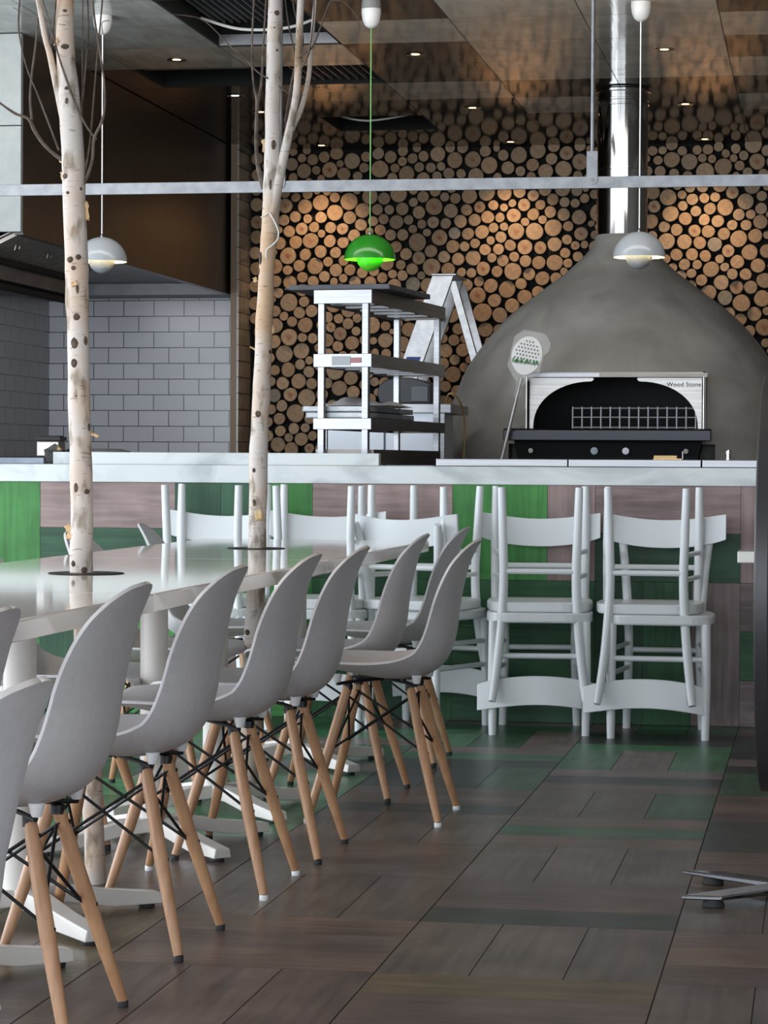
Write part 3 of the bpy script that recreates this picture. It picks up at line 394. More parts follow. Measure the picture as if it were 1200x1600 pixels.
REST = [(-3252,2924,29,0),(-3183,2913,37,0),(-3004,2884,24,0),(-2838,2925,34,0),(-3160,2846,29,0),(-2849,2855,32,0),(-2890,2803,32,0),(-3307,2800,31,0),(-3129,2791,27,0),(-3203,2775,24,0),(-3304,2962,27,0),(-3218,2969,27,0),(-3289,2675,31,0),(-3214,2697,34,0),(-3039,2673,34,0),(-3212,2539,31,0),(-3363,2531,37,0),(-3170,2486,35,0),(-3122,2445,27,0),(-2793,2521,34,0),(-3394,2470,24,0),(-3088,2710,27,0),(-3151,2714,24,0),(-2813,2454,27,0),(-2993,2725,27,0),(-2897,2714,26,0),(-2608,2894,30,1),(-2604,2959,35,0),(-2544,2911,35,0),(-2473,2924,35,0),(-2516,2974,28,0),(-2500,2856,32,0),(-2425,2851,33,0),(-2361,2858,29,0),(-2655,2852,30,0),(-2084,2950,37,0),(-2225,2972,37,0),(-2306,2974,32,0),(-2311,2813,37,0),(-2386,2796,33,0),(-2236,2812,32,0),(-2668,2788,34,0),(-2004,2783,30,0),(-2536,2636,30,0),(-2537,2713,30,0),(-2338,2667,30,0),(-2269,2657,35,0),(-2197,2583,37,0),(-2029,2610,34,0),(-2765,2593,37,0),(-2689,2591,32,0),(-2724,2532,34,0),(-2564,2525,32,0),(-2481,2498,31,0),(-2329,2501,35,0),(-2745,2464,37,0),(-2678,2431,36,0),(-2539,2469,29,0),(-2447,2445,27,0),(-2645,2359,37,0),(-2046,2392,28,0),(-2143,2374,32,0),(-2209,2355,32,0),(-2012,2966,23,0),(-1970,2922,36,0),(-1491,2971,36,0),(-1862,2821,33,0),(-1503,2789,31,0),(-1793,2786,30,0),(-1509,2696,36,0),(-1459,2646,31,0),(-1453,2706,20,0),(-1585,2626,33,0),(-1518,2617,30,0),(-1735,2611,33,0),(-1911,2622,26,0),(-1963,2596,26,0),(-1987,2533,32,0),(-1721,2518,28,0),(-1831,2506,28,0),(-2027,2470,32,0),(-1962,2477,28,0),(-1561,2476,34,0),(-3032,2325,37,0),(-3338,2216,33,0),(-3080,2268,32,0),(-2937,2214,37,0),(-2858,2197,36,0),(-2980,2274,34,0),(-3243,2170,35,0),(-2980,2162,29,0),(-3039,2140,27,0),(-2784,2206,34,0),(-3433,2331,27,0),(-3402,2073,34,0),(-3231,2016,34,0),(-3420,1958,36,0),(-3362,1925,30,0),(-3307,1890,34,0),(-3080,1918,35,0),(-3011,1909,33,0),(-2889,1910,30,0),(-2948,1876,37,0),(-3059,1854,32,1),(-3117,1969,27,0),(-3122,1867,31,0),(-2897,1829,30,0),(-3435,2029,20,0),(-3141,2059,34,0),(-2976,2058,34,0),(-2900,2051,34,0),(-2229,2194,31,0),(-2165,2190,32,0),(-2612,2244,32,0),(-2485,2178,27,0),(-2666,2187,30,0),(-2601,2177,35,0),(-2730,2163,35,0),(-2118,2137,33,0),(-2202,2034,20,0),(-2177,1866,23,0),(-2340,1846,35,0),(-2707,1860,32,0),(-2623,1875,27,0),(-2673,1935,37,0),(-2361,2115,33,0),(-2334,2028,33,0),(-1995,2336,35,0),(-1567,2392,33,0),(-1515,2355,29,1),(-2036,2283,30,0),(-1895,2288,33,0),(-1578,2310,34,0),(-1561,2247,30,0),(-1500,2288,33,0),(-2003,2197,36,0),(-1585,2196,26,0),(-1634,2152,38,0),(-1852,2120,37,0),(-1745,2068,41,0),(-2052,1760,30,0),(-1459,2361,26,0),(-3241,1790,31,0),(-3176,1785,34,0),(-3012,1734,36,0),(-2844,1773,33,0),(-2785,1768,25,0),(-3254,1619,34,0),(-3420,1583,34,0),(-3454,1661,34,0),(-3198,1645,27,0),(-3442,1512,31,0),(-3442,1335,34,0),(-3462,1254,34,0),(-3381,1198,36,0),(-3221,1219,31,0),(-3328,1157,29,0),(-3192,1089,33,1),(-3172,1168,31,0),(-3191,1276,34,0),(-2980,1676,30,0),(-2911,1678,30,0),(-2830,1700,27,0),(-2775,1694,27,0),(-3082,1502,35,0),(-3118,1550,24,0),(-2815,1559,30,0),(-2840,1492,34,0),(-2779,1510,30,0),(-2801,1403,34,0),(-3109,1275,34,0),(-2609,1668,30,0),(-2704,1687,32,0),(-2668,1826,18,0),(-2341,1780,30,0),(-2274,1770,37,0),(-2209,1780,29,0),(-2338,1623,37,0),(-2269,1648,35,0),(-2175,1648,25,0),(-2208,1601,31,0),(-2324,1480,36,0),(-2189,1525,37,0),(-2713,1503,37,0),(-2756,1445,27,0),(-2396,1470,30,0),(-2427,1666,33,0),(-2482,1753,37,0),(-2500,1431,34,0),(-2122,1679,33,0),(-768,2935,30,0),(-703,2938,34,0),(-637,2954,32,0),(-533,2940,32,0),(-593,2910,27,0),(-546,2883,26,0),(-484,2897,31,0),(-344,2926,35,0),(-860,2933,31,0),(-981,2937,27,0),(-1041,2933,32,0),(-1008,2876,30,0),(-736,2885,28,0),(-677,2879,27,1),(-509,2836,32,0),(-459,2794,32,0),(-363,2783,32,0),(-908,2791,32,0),(-994,2805,36,0),(-1070,2809,32,0),(-1084,2888,29,0),(-826,2779,32,0),(-529,2779,22,0),(-860,2663,28,0),(-796,2633,37,0),(-809,2707,35,0),(-886,2721,32,0),(-961,2731,31,0),(-735,2709,37,0),(-722,2638,32,0),(-656,2644,32,0),(-373,2649,33,0),(-343,2701,22,0),(-853,2592,32,0),(-774,2559,34,0),(-511,2535,37,0),(-439,2537,31,0),(-376,2572,37,0),(-722,2507,37,0),(-551,2473,33,0),(-466,2470,35,0),(-967,2465,36,0),(-339,2410,26,0),(-1040,2410,32,0),(-713,2284,37,0),(-626,2265,28,0),(-954,2267,29,0),(-841,2232,37,0),(-763,2230,30,0),(-595,2216,29,0),(-912,2216,29,0),(-547,2171,35,0),(-862,2162,36,0),(-797,2177,31,0),(-735,2135,36,0),(-799,2102,36,0),(-337,1943,27,0),(-323,2220,13,0),(-342,1748,29,0),(-124,2345,82,0),(519,2782,70,0),(1638,2121,84,1),(-970,1147,78,0),(661,936,82,0),(-154,857,70,0),(249,2889,83,0),(-1563,952,72,1),(-1692,1300,82,0),(-1813,1715,81,1),(1813,605,81,0),(-1536,1950,70,1),(1563,2830,75,0),(835,2630,71,0),(-190,2772,75,0),(-552,1306,75,0),(-3120,910,80,0),(-2662,667,85,0),(-1318,1124,79,0),(-1044,1571,71,0),(1061,866,81,0),(1946,2612,85,0),(-1329,905,76,0),(-804,1369,71,0),(712,2231,80,0),(23,1955,70,0),(11,2480,75,0),(508,2554,75,0),(1235,2216,85,0),(-700,1831,72,0),(1606,1705,80,0),(467,966,82,0),(111,1568,79,0),(-3398,937,77,0),(-80,651,77,0),(-1805,989,73,1),(-185,1978,74,0),(-2018,1542,72,0),(-1494,637,79,1),(952,1564,82,0),(1715,2893,79,0),(1364,552,72,0),(-1483,1595,73,0),(1799,1469,84,0),(-1265,1322,85,0),(-1111,1259,80,0),(750,1144,74,0),(1889,1260,79,0),(632,1278,78,0),(-996,1424,81,0),(1334,1870,70,0),(-1197,1943,81,0),(1135,1025,74,0),(270,1597,74,0),(1459,895,77,0),(915,716,73,0),(307,668,83,0),(2,2854,81,0),(-3154,689,79,0),(1282,875,76,0),(1612,1456,71,0),(-707,874,74,0),(373,2135,71,0),(1273,1713,75,0),(-2323,831,85,0),(-114,1407,74,0),(1021,2118,82,0),(1134,1802,79,0),(521,1507,71,1),(-2437,645,83,0),(632,551,77,0),(-143,1587,77,1),(-2699,935,76,0),(-2153,1221,72,0),(232,2181,75,0),(-1344,2906,75,0),(478,2287,72,0),(-1294,659,78,0),(1597,680,74,1),(-1867,674,71,0),(-1337,1836,71,0),(1517,1998,83,0),(-874,1933,76,0),(995,1092,72,0),(957,1307,72,1),(-2200,699,81,1),(588,1896,83,0),(-3399,673,72,0),(1179,2847,79,0),(-1733,580,79,0),(448,781,78,0),(1612,2473,72,0),(671,2816,78,0),(-2026,1037,78,0),(581,1135,72,0),(1401,1032,70,0),(206,2639,79,0),(-1834,1476,77,0),(935,2786,80,0),(187,1814,74,1),(380,1292,84,0),(1713,2721,80,0),(1811,1866,76,1),(384,1455,74,0),(-1869,1198,79,0),(1426,1282,74,0),(1766,1003,70,1),(870,2276,83,0),(-2982,799,71,0),(193,2348,71,0),(-561,1458,72,0),(-1922,833,77,0),(-1448,1253,77,0),(790,1943,74,0),(909,562,78,0),(-708,679,73,0),(-1277,2666,82,0),(1918,1074,76,0),(116,848,73,0),(1386,2692,73,1),(1812,2249,71,1),(-1413,2072,74,0),(982,1746,81,1),(-311,834,81,0),(1670,819,71,0),(-1018,2120,83,0),(-1610,741,75,0),(28,973,72,0),(-2124,1415,83,0),(-88,2100,81,1),(1094,1960,71,0),(1233,702,75,0),(-986,799,82,1),(-2812,1041,77,0),(-142,2625,72,0),(-35,1733,83,0),(-1240,1553,85,0),(456,553,84,0),(167,1372,81,0),(828,936,77,1),(799,2417,73,1),(-606,1708,72,0),(-2044,574,80,0),(241,1075,76,0),(79,2143,82,0),(-1111,1012,75,0),(1072,1435,71,0),(-2973,565,78,0),(613,1706,82,0),(1571,1256,71,0),(-1666,1056,73,0),(-1643,1777,83,0),(1429,713,71,0),(1144,2587,79,0),(1933,865,81,0),(74,1140,77,0),(1890,2457,73,0),(409,1738,70,0),(1053,2351,79,0),(-2479,797,73,1),(-882,912,71,0),(1540,2263,81,0),(-836,1744,80,0),(-669,1201,72,0),(1255,1318,84,1),(1374,1577,70,0),(1933,2053,78,0),(-839,1057,79,0),(-1633,1548,74,0),(-820,1570,77,0),(-228,1759,80,0),(1711,1980,72,0),(-1481,825,77,0),(1875,2918,73,0),(-1137,731,78,0),(1563,1101,83,0),(1359,2856,80,0),(796,1664,77,0),(-494,977,78,0),(648,2441,79,0),(-1738,854,76,0),(1686,2323,71,0),(-2201,1030,77,0),(1327,2443,81,0),(-396,555,74,0),(-1191,1777,71,0),(360,2594,73,0),(-131,1028,77,0),(-883,628,75,0),(322,1920,74,0),(716,722,77,0),(1486,2560,80,0),(1268,1101,77,0),(1698,1331,74,0),(-80,1261,75,0),(-389,1348,83,0),(1831,1693,83,0),(1034,2929,72,1),(758,1477,79,0),(640,2640,78,0),(-2121,874,82,0),(-1273,2422,85,0),(825,2938,72,0),(502,2937,77,0),(1373,2091,85,0),(-553,658,78,1),(-263,649,71,1),(292,910,74,0),(-1868,1864,77,0),(-1407,1457,72,0),(-1238,2202,77,0),(-220,2479,78,0),(-2844,672,78,0),(964,2501,73,0),(823,2117,77,0),(117,652,77,1),(-2502,943,72,0),(-1053,1844,79,0),(1216,1554,73,0),(1094,569,81,0),(345,2370,81,0),(-1942,1370,74,0),(1739,1149,76,1),(1099,1247,71,0),(-3285,585,70,0),(-1042,615,71,1),(-528,818,72,1),(548,2049,73,0),(-2855,872,74,0),(1247,1988,74,0),(-22,794,74,0),(797,1284,72,0),(-3259,844,72,0),(22,2673,75,0),(-446,1201,73,0),(-1188,2875,74,0),(-209,2210,76,0),(944,1949,70,1),(1378,2287,74,0),(373,2754,77,0),(-1730,1934,76,0),(-1463,1063,71,0),(1452,1773,81,0),(-1078,2310,72,0),(-682,1035,77,0),(792,1809,58,0),(-3496,578,62,0),(-821,775,64,0),(1633,1866,60,1),(28,2345,59,0),(-1527,1380,62,0),(-3235,996,57,0),(1377,1419,61,0),(-923,1282,56,0),(-156,2900,56,0),(187,2001,66,0),(1935,673,56,0),(-676,1570,63,1),(-410,686,56,0),(388,1134,58,0),(1944,1428,65,0),(1800,816,58,0),(588,791,61,0),(556,2184,55,0),(-2755,557,58,1),(-2630,812,61,0),(-277,2634,61,0),(205,2483,63,0),(-1207,854,55,0),(-2307,567,56,0),(-1144,1405,60,0),(-1616,2049,55,0),(1251,2715,62,0),(-1412,2236,59,0),(-1461,1772,64,1),(-98,1863,59,0),(1717,2569,67,0),(1503,1612,55,0),(1075,1632,57,0),(-1367,2555,59,1),(-828,1222,56,0),(677,2018,58,0),(1911,1572,60,0),(1192,2377,59,0),(-3495,1032,58,0),(-345,1045,58,0),(-2018,1185,66,0),(1467,2407,57,0),(-1134,2596,55,0),(506,2419,58,0),(1920,2774,65,0),(-1955,1687,57,0),(742,2539,56,1),(26,1375,58,1),(-3470,784,59,0),(-1571,1192,58,1),(884,1162,59,0),(1050,2691,57,0),(-2935,988,55,0),(1472,2956,68,0),(1941,2239,56,0),(1049,715,55,0),(423,1606,59,0),(-1133,1663,56,0),(1490,1491,55,0),(1930,1826,49,0),(-1697,1660,45,0),(261,1195,44,0),(1778,2413,45,0),(919,838,48,0),(-2741,794,50,0),(-227,950,45,1),(-257,1327,49,0),(-728,1966,45,0),(796,2774,52,0),(113,2953,60,0),(1497,606,49,0),(-272,2074,46,0),(445,1987,45,0),(1605,2641,53,0),(-2051,752,57,0),(-1362,777,50,0),(1265,2562,43,0),(98,2580,42,0),(-676,1381,55,0),(1637,552,59,0),(-985,1683,55,0),(-1180,2080,56,0),(-20,1533,54,0),(590,1409,47,0),(-1399,1945,52,0),(572,660,45,0),(1655,1584,48,0),(271,1725,46,0),(-547,1121,54,0),(-3281,720,50,0),(-164,558,47,0),(628,2943,47,1),(-1327,1671,60,0),(951,2630,44,0),(-1095,867,45,0),(1946,2340,44,0),(-67,2959,43,0),(263,1471,46,1),(-3005,687,42,0),(-252,2946,49,0),(426,1855,46,0),(758,574,50,0),(899,1416,50,0),(634,1553,49,1),(1809,2042,42,0),(-1370,2789,43,1),(-49,2219,43,0),(-1683,1171,42,0),(-1773,1116,46,0),(-743,1472,46,0),(104,1701,52,0),(-1134,2440,54,0),(-1144,2717,57,0),(1524,779,43,0),(1583,950,57,0),(208,774,45,0),(497,1224,49,0),(-897,2074,45,0),(-1525,2133,53,1),(-1242,1001,53,0),(1742,710,44,0),(598,2284,44,0),(223,2764,42,0),(382,2899,47,0),(-1094,1131,44,1),(-1159,551,60,1),(99,1268,42,0),(-1652,1420,43,0),(-994,970,48,0),(-1060,1974,50,0),(1382,1168,46,0),(-2201,552,50,0),(-1895,1074,46,0),(-1891,557,48,0),(1233,577,49,0),(1510,2720,46,1),(-2550,554,60,1),(-1207,1178,42,0),(1157,2100,53,0),(160,964,49,0),(-1388,2342,46,0),(70,1849,44,0),(1524,1371,49,1),(-978,1977,32,0),(294,1390,36,0),(-3511,869,33,0),(-3524,1484,36,0),(-72,2742,41,0),(-266,2370,39,0),(504,1787,35,1),(-2133,1605,33,0),(339,1031,31,0),(482,2667,39,0),(174,1190,32,0),(-2781,2066,31,0),(1058,2814,44,0),(-750,1273,35,0),(475,1383,41,0),(-417,879,32,0),(-285,1906,35,1),(1828,2548,35,0),(1931,584,32,0),(1021,1857,35,0),(1737,1618,36,0),(-2289,958,35,0),(-1542,1711,35,1),(-2845,2007,35,0),(-2393,947,36,0),(77,1455,35,0),(472,1099,31,0),(880,1855,39,0),(-2859,1253,31,0),(263,1271,30,1),(1880,762,33,0),(-2801,1305,36,1),(-783,2027,35,0),(1244,1436,33,0),(124,2768,50,0),(42,566,35,0),(-368,939,37,0),(1176,1658,36,0),(1136,772,37,0),(-1357,1019,32,0),(426,2471,36,0),(-645,1924,34,0),(-3354,776,40,0),(1141,1358,30,0),(-707,1678,32,0),(1802,2146,31,0),(-580,1577,32,0),(330,1804,31,0),(937,998,38,0),(1837,2674,39,0),(-3039,1010,41,0),(-1783,1592,45,0),(-1299,1996,32,0),(1693,639,30,1),(-3083,553,31,0),(-943,1529,35,0),(1853,949,31,0),(537,1614,35,0),(-3489,2056,32,0),(-1442,958,34,0),(-714,564,40,0),(-1397,1354,30,0),(-1963,718,33,0),(-218,771,31,0),(-102,2470,36,0),(-2540,701,32,0),(-1371,1586,34,0),(-2293,2721,32,1),(-1817,1307,40,0),(1908,1941,36,0),(132,2261,33,0),(1825,1356,30,0),(-629,750,31,0),(-1773,738,42,0),(643,2108,36,0),(301,2478,32,0),(1580,2954,38,0),(177,1258,32,0),(-2548,1333,35,0),(1107,2235,43,0),(-3059,2082,32,0),(-589,909,36,0),(-1605,1666,33,0),(1814,2790,40,0),(-408,776,31,0),(-1964,941,35,0),(-2522,1539,31,0),(297,2057,36,1),(1661,1015,33,1),(1457,2782,34,0),(-1228,2556,36,0),(-166,731,33,0),(1330,2604,30,0),(963,931,32,0),(712,1594,30,0),(-2485,1354,30,0),(1399,1968,37,0),(-1618,594,35,1),(-2058,1317,34,0),(771,1038,33,0),(1143,2704,36,0),(1489,2120,33,0),(1178,836,33,0),(1244,2957,47,0),(993,1200,35,0),(-1345,2171,33,0),(-574,1808,32,0),(124,2433,31,1),(-1885,1594,50,0),(-1727,1415,31,0),(1021,2236,35,0),(478,674,32,1),(201,570,40,1),(1476,1180,34,0),(1246,991,33,0),(-2319,667,34,0),(-2683,2037,35,1),(-1554,1475,32,0),(-2732,2738,36,0),(1493,1878,30,0),(-3520,1210,31,0),(-3470,2391,37,0),(498,1672,33,0),(1718,1811,31,0),(1462,2182,30,0),(1228,1874,34,0),(-3523,1288,34,0),(690,1384,35,0),(1836,2357,33,0),(925,2897,30,0),(-65,1120,34,0),(-1189,2306,36,0),(378,2027,32,1),(-2216,2747,33,1),(-765,963,30,1),(809,806,46,0),(909,2395,37,0),(127,1040,32,0),(-1321,551,32,0),(-2207,1920,31,0),(-3155,577,32,0),(-2598,983,31,0),(-365,1660,32,0),(-1128,2165,33,0),(854,1076,31,0),(-3002,918,36,0),(1084,1540,33,0),(1217,1201,34,1),(-1392,2420,30,0),(-2049,1670,37,0),(1097,2475,40,0),(-3393,551,42,1),(330,2237,36,0),(320,782,30,1),(1680,926,35,0),(715,2104,30,0),(-292,2734,32,0),(-2152,1751,33,0),(1175,1425,31,0),(-2500,1135,34,1),(-1401,2672,30,0),(-1222,2771,34,1),(520,1311,38,0),(-2137,1116,30,0),(-1303,2094,36,0),(-1381,578,33,0),(-3529,949,31,0),(-2413,1765,31,1),(-3526,688,34,0),(-1577,1298,31,0),(-1123,1505,31,0),(570,1018,32,0),(1887,2157,34,0),(-1421,1683,32,0),(-445,1452,30,0),(-1009,1311,31,1),(1565,2376,34,1),(-635,554,38,0),(1164,1131,30,0),(1756,2099,34,0),(1707,2221,32,1),(-2652,1468,32,0),(-125,1128,21,0),(-1318,2303,32,0),(699,2952,24,0),(-1006,1244,24,0),(882,1778,22,0),(-611,1869,23,0),(-2983,1390,20,1),(-933,1592,27,0),(711,842,22,0),(1168,1902,22,0),(-1332,1235,24,0),(-3389,1042,22,0),(-1934,1465,21,0),(-707,1734,22,0),(-1282,1749,23,0),(1302,990,21,0),(-696,1300,24,1),(-949,699,20,0),(1805,1972,21,0),(-11,1452,26,1),(-945,1798,35,0),(-2525,1485,22,0),(-313,1699,23,0),(-2925,2356,25,0),(-649,1294,21,0),(1379,2575,25,0),(-1593,1878,21,0),(-2923,1270,34,0),(-295,556,26,0),(1536,1834,21,0),(-1522,2055,24,0),(-100,2540,20,0),(-2271,2141,26,0),(-2498,1686,31,0),(-1739,1509,21,1),(-3478,1958,21,0),(-3520,1139,24,0),(-1375,2471,22,0),(822,643,35,0),(-1440,2775,27,1),(684,1785,22,0),(-50,2568,30,0),(1579,855,25,0),(-1992,668,24,0),(-3452,2473,33,0),(1455,1128,21,0),(-2927,2753,23,0),(757,867,20,0),(-2953,1614,24,0),(820,2511,21,0),(1670,1078,21,0),(-1925,2752,25,0),(-1821,794,25,0),(-2991,1150,27,1),(267,811,24,0),(83,2285,20,0),(-1564,559,25,0),(1716,566,20,0),(-2023,910,21,0),(881,1487,21,0),(-1833,1957,21,0),(-1248,2958,27,0),(-3495,2286,23,0),(1123,2759,22,0),(-30,1069,26,0),(-2849,2758,27,0),(522,870,27,1),(745,2690,35,0),(451,2067,24,0),(-3028,2763,23,0),(-1240,1696,23,0),(-1577,1086,20,0),(-880,1461,35,0),(-3491,2875,22,0),(-3085,606,21,0),(709,1835,28,0),(-725,1124,20,0),(-528,1643,28,1),(-893,1660,20,0),(912,2067,24,0),(-1696,693,22,0),(1003,993,26,0),(-2733,2341,24,0),(185,1670,33,1),(-992,1046,23,0),(1265,2109,24,0),(387,2250,21,0),(1256,1809,21,0),(1436,1655,23,0),(-2843,1948,23,0),(1709,1672,23,1),(-121,770,21,0),(-3488,2158,32,0),(-381,1128,24,0),(1710,1752,28,0),(1198,950,22,0),(861,1355,20,0),(659,2322,24,0),(-3130,1358,32,0),(-1193,2500,26,0),(-1977,1765,22,1),(-182,1864,24,0),(1340,2545,20,1),(-3093,791,35,0),(1127,695,25,0),(272,560,30,0),(-2197,1130,23,0),(926,2181,25,0),(360,839,23,0),(1837,1169,22,0),(1161,898,22,0),(-2208,808,26,0),(-555,554,25,0),(830,1384,21,0),(-771,1133,22,0),(273,2286,28,1),(1750,892,32,0),(-85,1987,26,0),(-1417,716,29,1),(1496,991,24,0),(-1216,1079,28,0),(-1549,1832,25,0),(-2397,1594,21,0),(-2126,1548,23,0),(16,702,24,1),(-1246,757,29,1),(-232,1864,24,1),(1034,2570,24,0),(1634,1181,23,0),(1108,1138,24,0),(366,2474,22,0),(-21,1619,30,0),(703,1042,30,0),(-3138,1724,29,1),(83,1777,26,0),(-2227,929,26,0),(641,1482,21,0),(1304,1493,32,0),(263,1330,22,1),(718,2348,32,1),(-1708,950,23,0),(561,905,22,0),(-243,1036,34,0),(-1911,1773,22,0),(-1602,852,33,0),(-1084,2215,22,0),(-1760,1808,25,1),(1129,2946,23,0),(-3314,2748,20,0),(-2867,1136,26,0),(1,1858,24,0),(860,2539,23,0),(1365,782,21,0),(1815,735,23,1),(1213,2485,35,0),(-442,1081,35,0),(151,2844,22,1),(342,550,28,0),(-1423,1873,21,0),(-1287,2533,23,1),(-2998,2114,20,0),(-3149,1025,26,0),(-1155,1099,21,0),(-1709,1476,22,0),(-1810,2729,24,0),(113,750,20,0),(-1246,568,23,0),(-333,727,27,0),(-664,1459,22,0),(-1418,2491,22,0),(278,2714,24,0),(-2835,565,21,0),(-1505,1849,21,0),(-170,1124,23,0),(-1640,1886,23,1),(-1047,914,20,0),(1826,2609,24,0),(-1251,1447,21,0),(-108,1168,20,0),(1943,1667,31,0),(29,1252,29,0),(-327,2536,22,0),(1765,2490,25,0),(-1750,1180,20,0),(-2198,1974,23,0),(-791,1857,21,0),(307,2672,20,0),(-1904,977,26,0),(1388,1670,23,0),(157,1913,25,0),(-1845,1372,22,0),(-1050,1736,27,0),(818,1565,22,0),(-1958,1262,29,0),(-2434,1431,23,0),(101,2381,20,0),(-2614,1961,21,0),(-783,559,27,1),(-1658,2762,21,0),(-2512,1946,20,0),(-226,2865,20,0),(-41,555,25,0),(390,884,26,0),(-1654,920,22,0),(1363,2962,24,0),(-51,897,31,0),(-161,1184,26,0),(1273,2633,22,0),(1336,732,22,0),(-571,1044,22,0),(-1662,652,21,0),(828,2841,21,1),(-935,1013,22,0),(474,2153,30,0),(-1432,2955,23,0),(-3058,729,24,0),(-1141,2237,23,0),(-3251,2762,25,0),(20,2058,21,0),(1718,2451,24,0),(-2299,1023,20,0),(-3520,1672,25,0),(1453,1913,21,0),(-2656,1235,24,0),(-2289,1074,20,0),(-2787,2758,21,0),(-2747,2394,30,0),(1823,895,23,0),(-1394,657,21,0),(-2365,1981,21,0),(1275,1211,23,0),(1281,2313,22,0),(-2425,885,23,0),(-2006,1280,22,0),(1581,2723,24,0),(-869,1154,21,0),(-2023,826,20,0),(-2260,2006,26,0),(643,1050,29,1),(871,2481,20,0),(1406,812,20,0),(477,1907,26,0),(-1311,1448,23,0),(541,723,20,0),(609,2737,21,0),(-2388,552,21,1),(-2547,1182,27,0),(867,1736,21,0),(976,1440,22,0),(335,1683,21,0),(-2636,1191,21,0),(-977,1912,21,0),(983,787,23,0),(1147,2298,28,0),(-775,1902,26,0),(-1778,1240,20,0),(1877,1361,20,0),(-764,1672,21,0),(-3338,1015,21,0),(-222,1391,23,0),(108,1916,22,0),(219,2083,21,0),(1854,1972,24,0),(-2604,893,23,0),(-2097,687,21,0),(727,2906,26,0),(-1284,2814,33,0),(-1477,2190,20,0)]
def log_geo(r, k, rng):
    n = 22; ph = rng.uniform(0, 6.28); e = rng.uniform(0, .035); e3 = rng.uniform(0, .02)
    rr = [r*(1-e-e3+e*math.cos(2*(2*PI*i/n)+ph)+e3*math.cos(3*(2*PI*i/n)+ph*2)) for i in range(n)]
    dep = rng.uniform(.045, .07)
    vs, uv = [], []
    for s_, y in ((.93, -dep), (1.0, -dep+.004), (1.0, 0)):
        for i in range(n):
            t = 2*PI*i/n; vs.append((rr[i]*s_*math.cos(t), y, rr[i]*s_*math.sin(t))); uv.append((math.cos(t)*s_, math.sin(t)*s_))
    vs.append((0, -dep-.0005, 0)); uv.append((0, 0))
    fs, mi = [], []
    for i in range(n):
        j = (i+1) % n
        fs.append((3*n, i, j)); mi.append(0)
        fs.append((i, n+i, n+j, j)); mi.append(0)
        fs.append((n+i, 2*n+i, 2*n+j, n+j)); mi.append(1)
    b = rng.uniform(.80, 1.12)
    if k == 2: t = (.30*b, .27*b, .22*b)
    else:
        w = rng.uniform(-.02, .02); t = ((.40+w)*b, .285*b, (.185-w*.6)*b)
    return vs, uv, fs, mi, t, (rng.uniform(.65, .95) if k == 1 else rng.uniform(0, .22))
def log_mesh(name, items):
    V, U, F, I, T, H = [], [], [], [], [], []
    for (x, z, r, k, wx, wz) in items:
        rng = random.Random(int(wx*7+wz*13+r*3)); vs, uv, fs, mi, t, h = log_geo(r/1000., k, rng)
        o = len(V); V += [(p[0]+x/1000., p[1], p[2]+z/1000.) for p in vs]
        F += [tuple(i+o for i in f) for f in fs]; I += mi
        for f in fs:
            for i in f: U.append(uv[i]); T.append(t); H.append(h)
    me = bpy.data.meshes.new(name); me.from_pydata(V, [], F); me.materials.append(M['logend']); me.materials.append(M['logbark'])
    me.polygons.foreach_set('material_index', I)
    ca = me.color_attributes.new('tint', 'FLOAT_COLOR', 'CORNER'); ch = me.color_attributes.new('heart', 'FLOAT_COLOR', 'CORNER')
    ul = me.uv_layers.new(name='UVMap')
    for i in range(len(U)):
        ca.data[i].color = (*T[i], 1); ch.data[i].color = (H[i], H[i], H[i], 1); ul.data[i].uv = U[i]
    bm = bmesh.new(); bm.from_mesh(me); bmesh.ops.recalc_face_normals(bm, faces=bm.faces); bm.to_mesh(me); bm.free()
    return me
LK = {0: 'pale tan', 1: 'red-hearted', 2: 'grey blotchy'}
def log_label(x, z, r, k):
    w = (z-1)/15.75; u = x/15.75      # where the log is seen against the things in front of the wall
    size = 'large' if r >= 52 else ('middling' if r >= 40 else 'small')
    row = 'above the hanging rail' if z > 2.74 else ('just under the rail' if z > 2.50 else ('in the lamplit band' if z > 2.22 else ('at mid height' if z > 1.75 else 'low on the wall')))
    if u < -.219: col = 'beside the right-hand birch'
    elif u < -.198: col = 'left of the green lamp'
    elif u < -.172: col = 'in line with the green lamp' if z > 2.2 else 'seen through the steel rack'
    elif u < -.142: col = 'right of the green lamp' if z > 2.2 else 'behind the stepladder'
    elif u < -.112: col = 'between green lamp and flue' if z > 2.2 else 'between stepladder and oven'
    elif u < -.07: col = 'just left of the flue'
    elif u < -.045: col = 'just right of the flue'
    else: col = 'at the right edge'
    return '%s %s log end %s, %s' % (size, LK[k], row, col)
for x, z, r, k in LOGS:
    o = bpy.data.objects.new('log_end', log_mesh('log_end', [(0, 0, r, k, x, z)])); COL.objects.link(o)
    o.location = (x/1000., 15.75, z/1000.); tag(o, log_label(x/1000., z/1000., r, k), 'log', 'sawn log ends cladding the back wall')
o = bpy.data.objects.new('small_log_ends', log_mesh('small_log_ends', [(x, z, r, k, x, z) for x, z, r, k in REST])); COL.objects.link(o)
o.location = (0, 15.75, 0); tag(o, 'small sawn log ends filling the gaps between the larger ones on the back wall', 'logs', None, 'stuff')
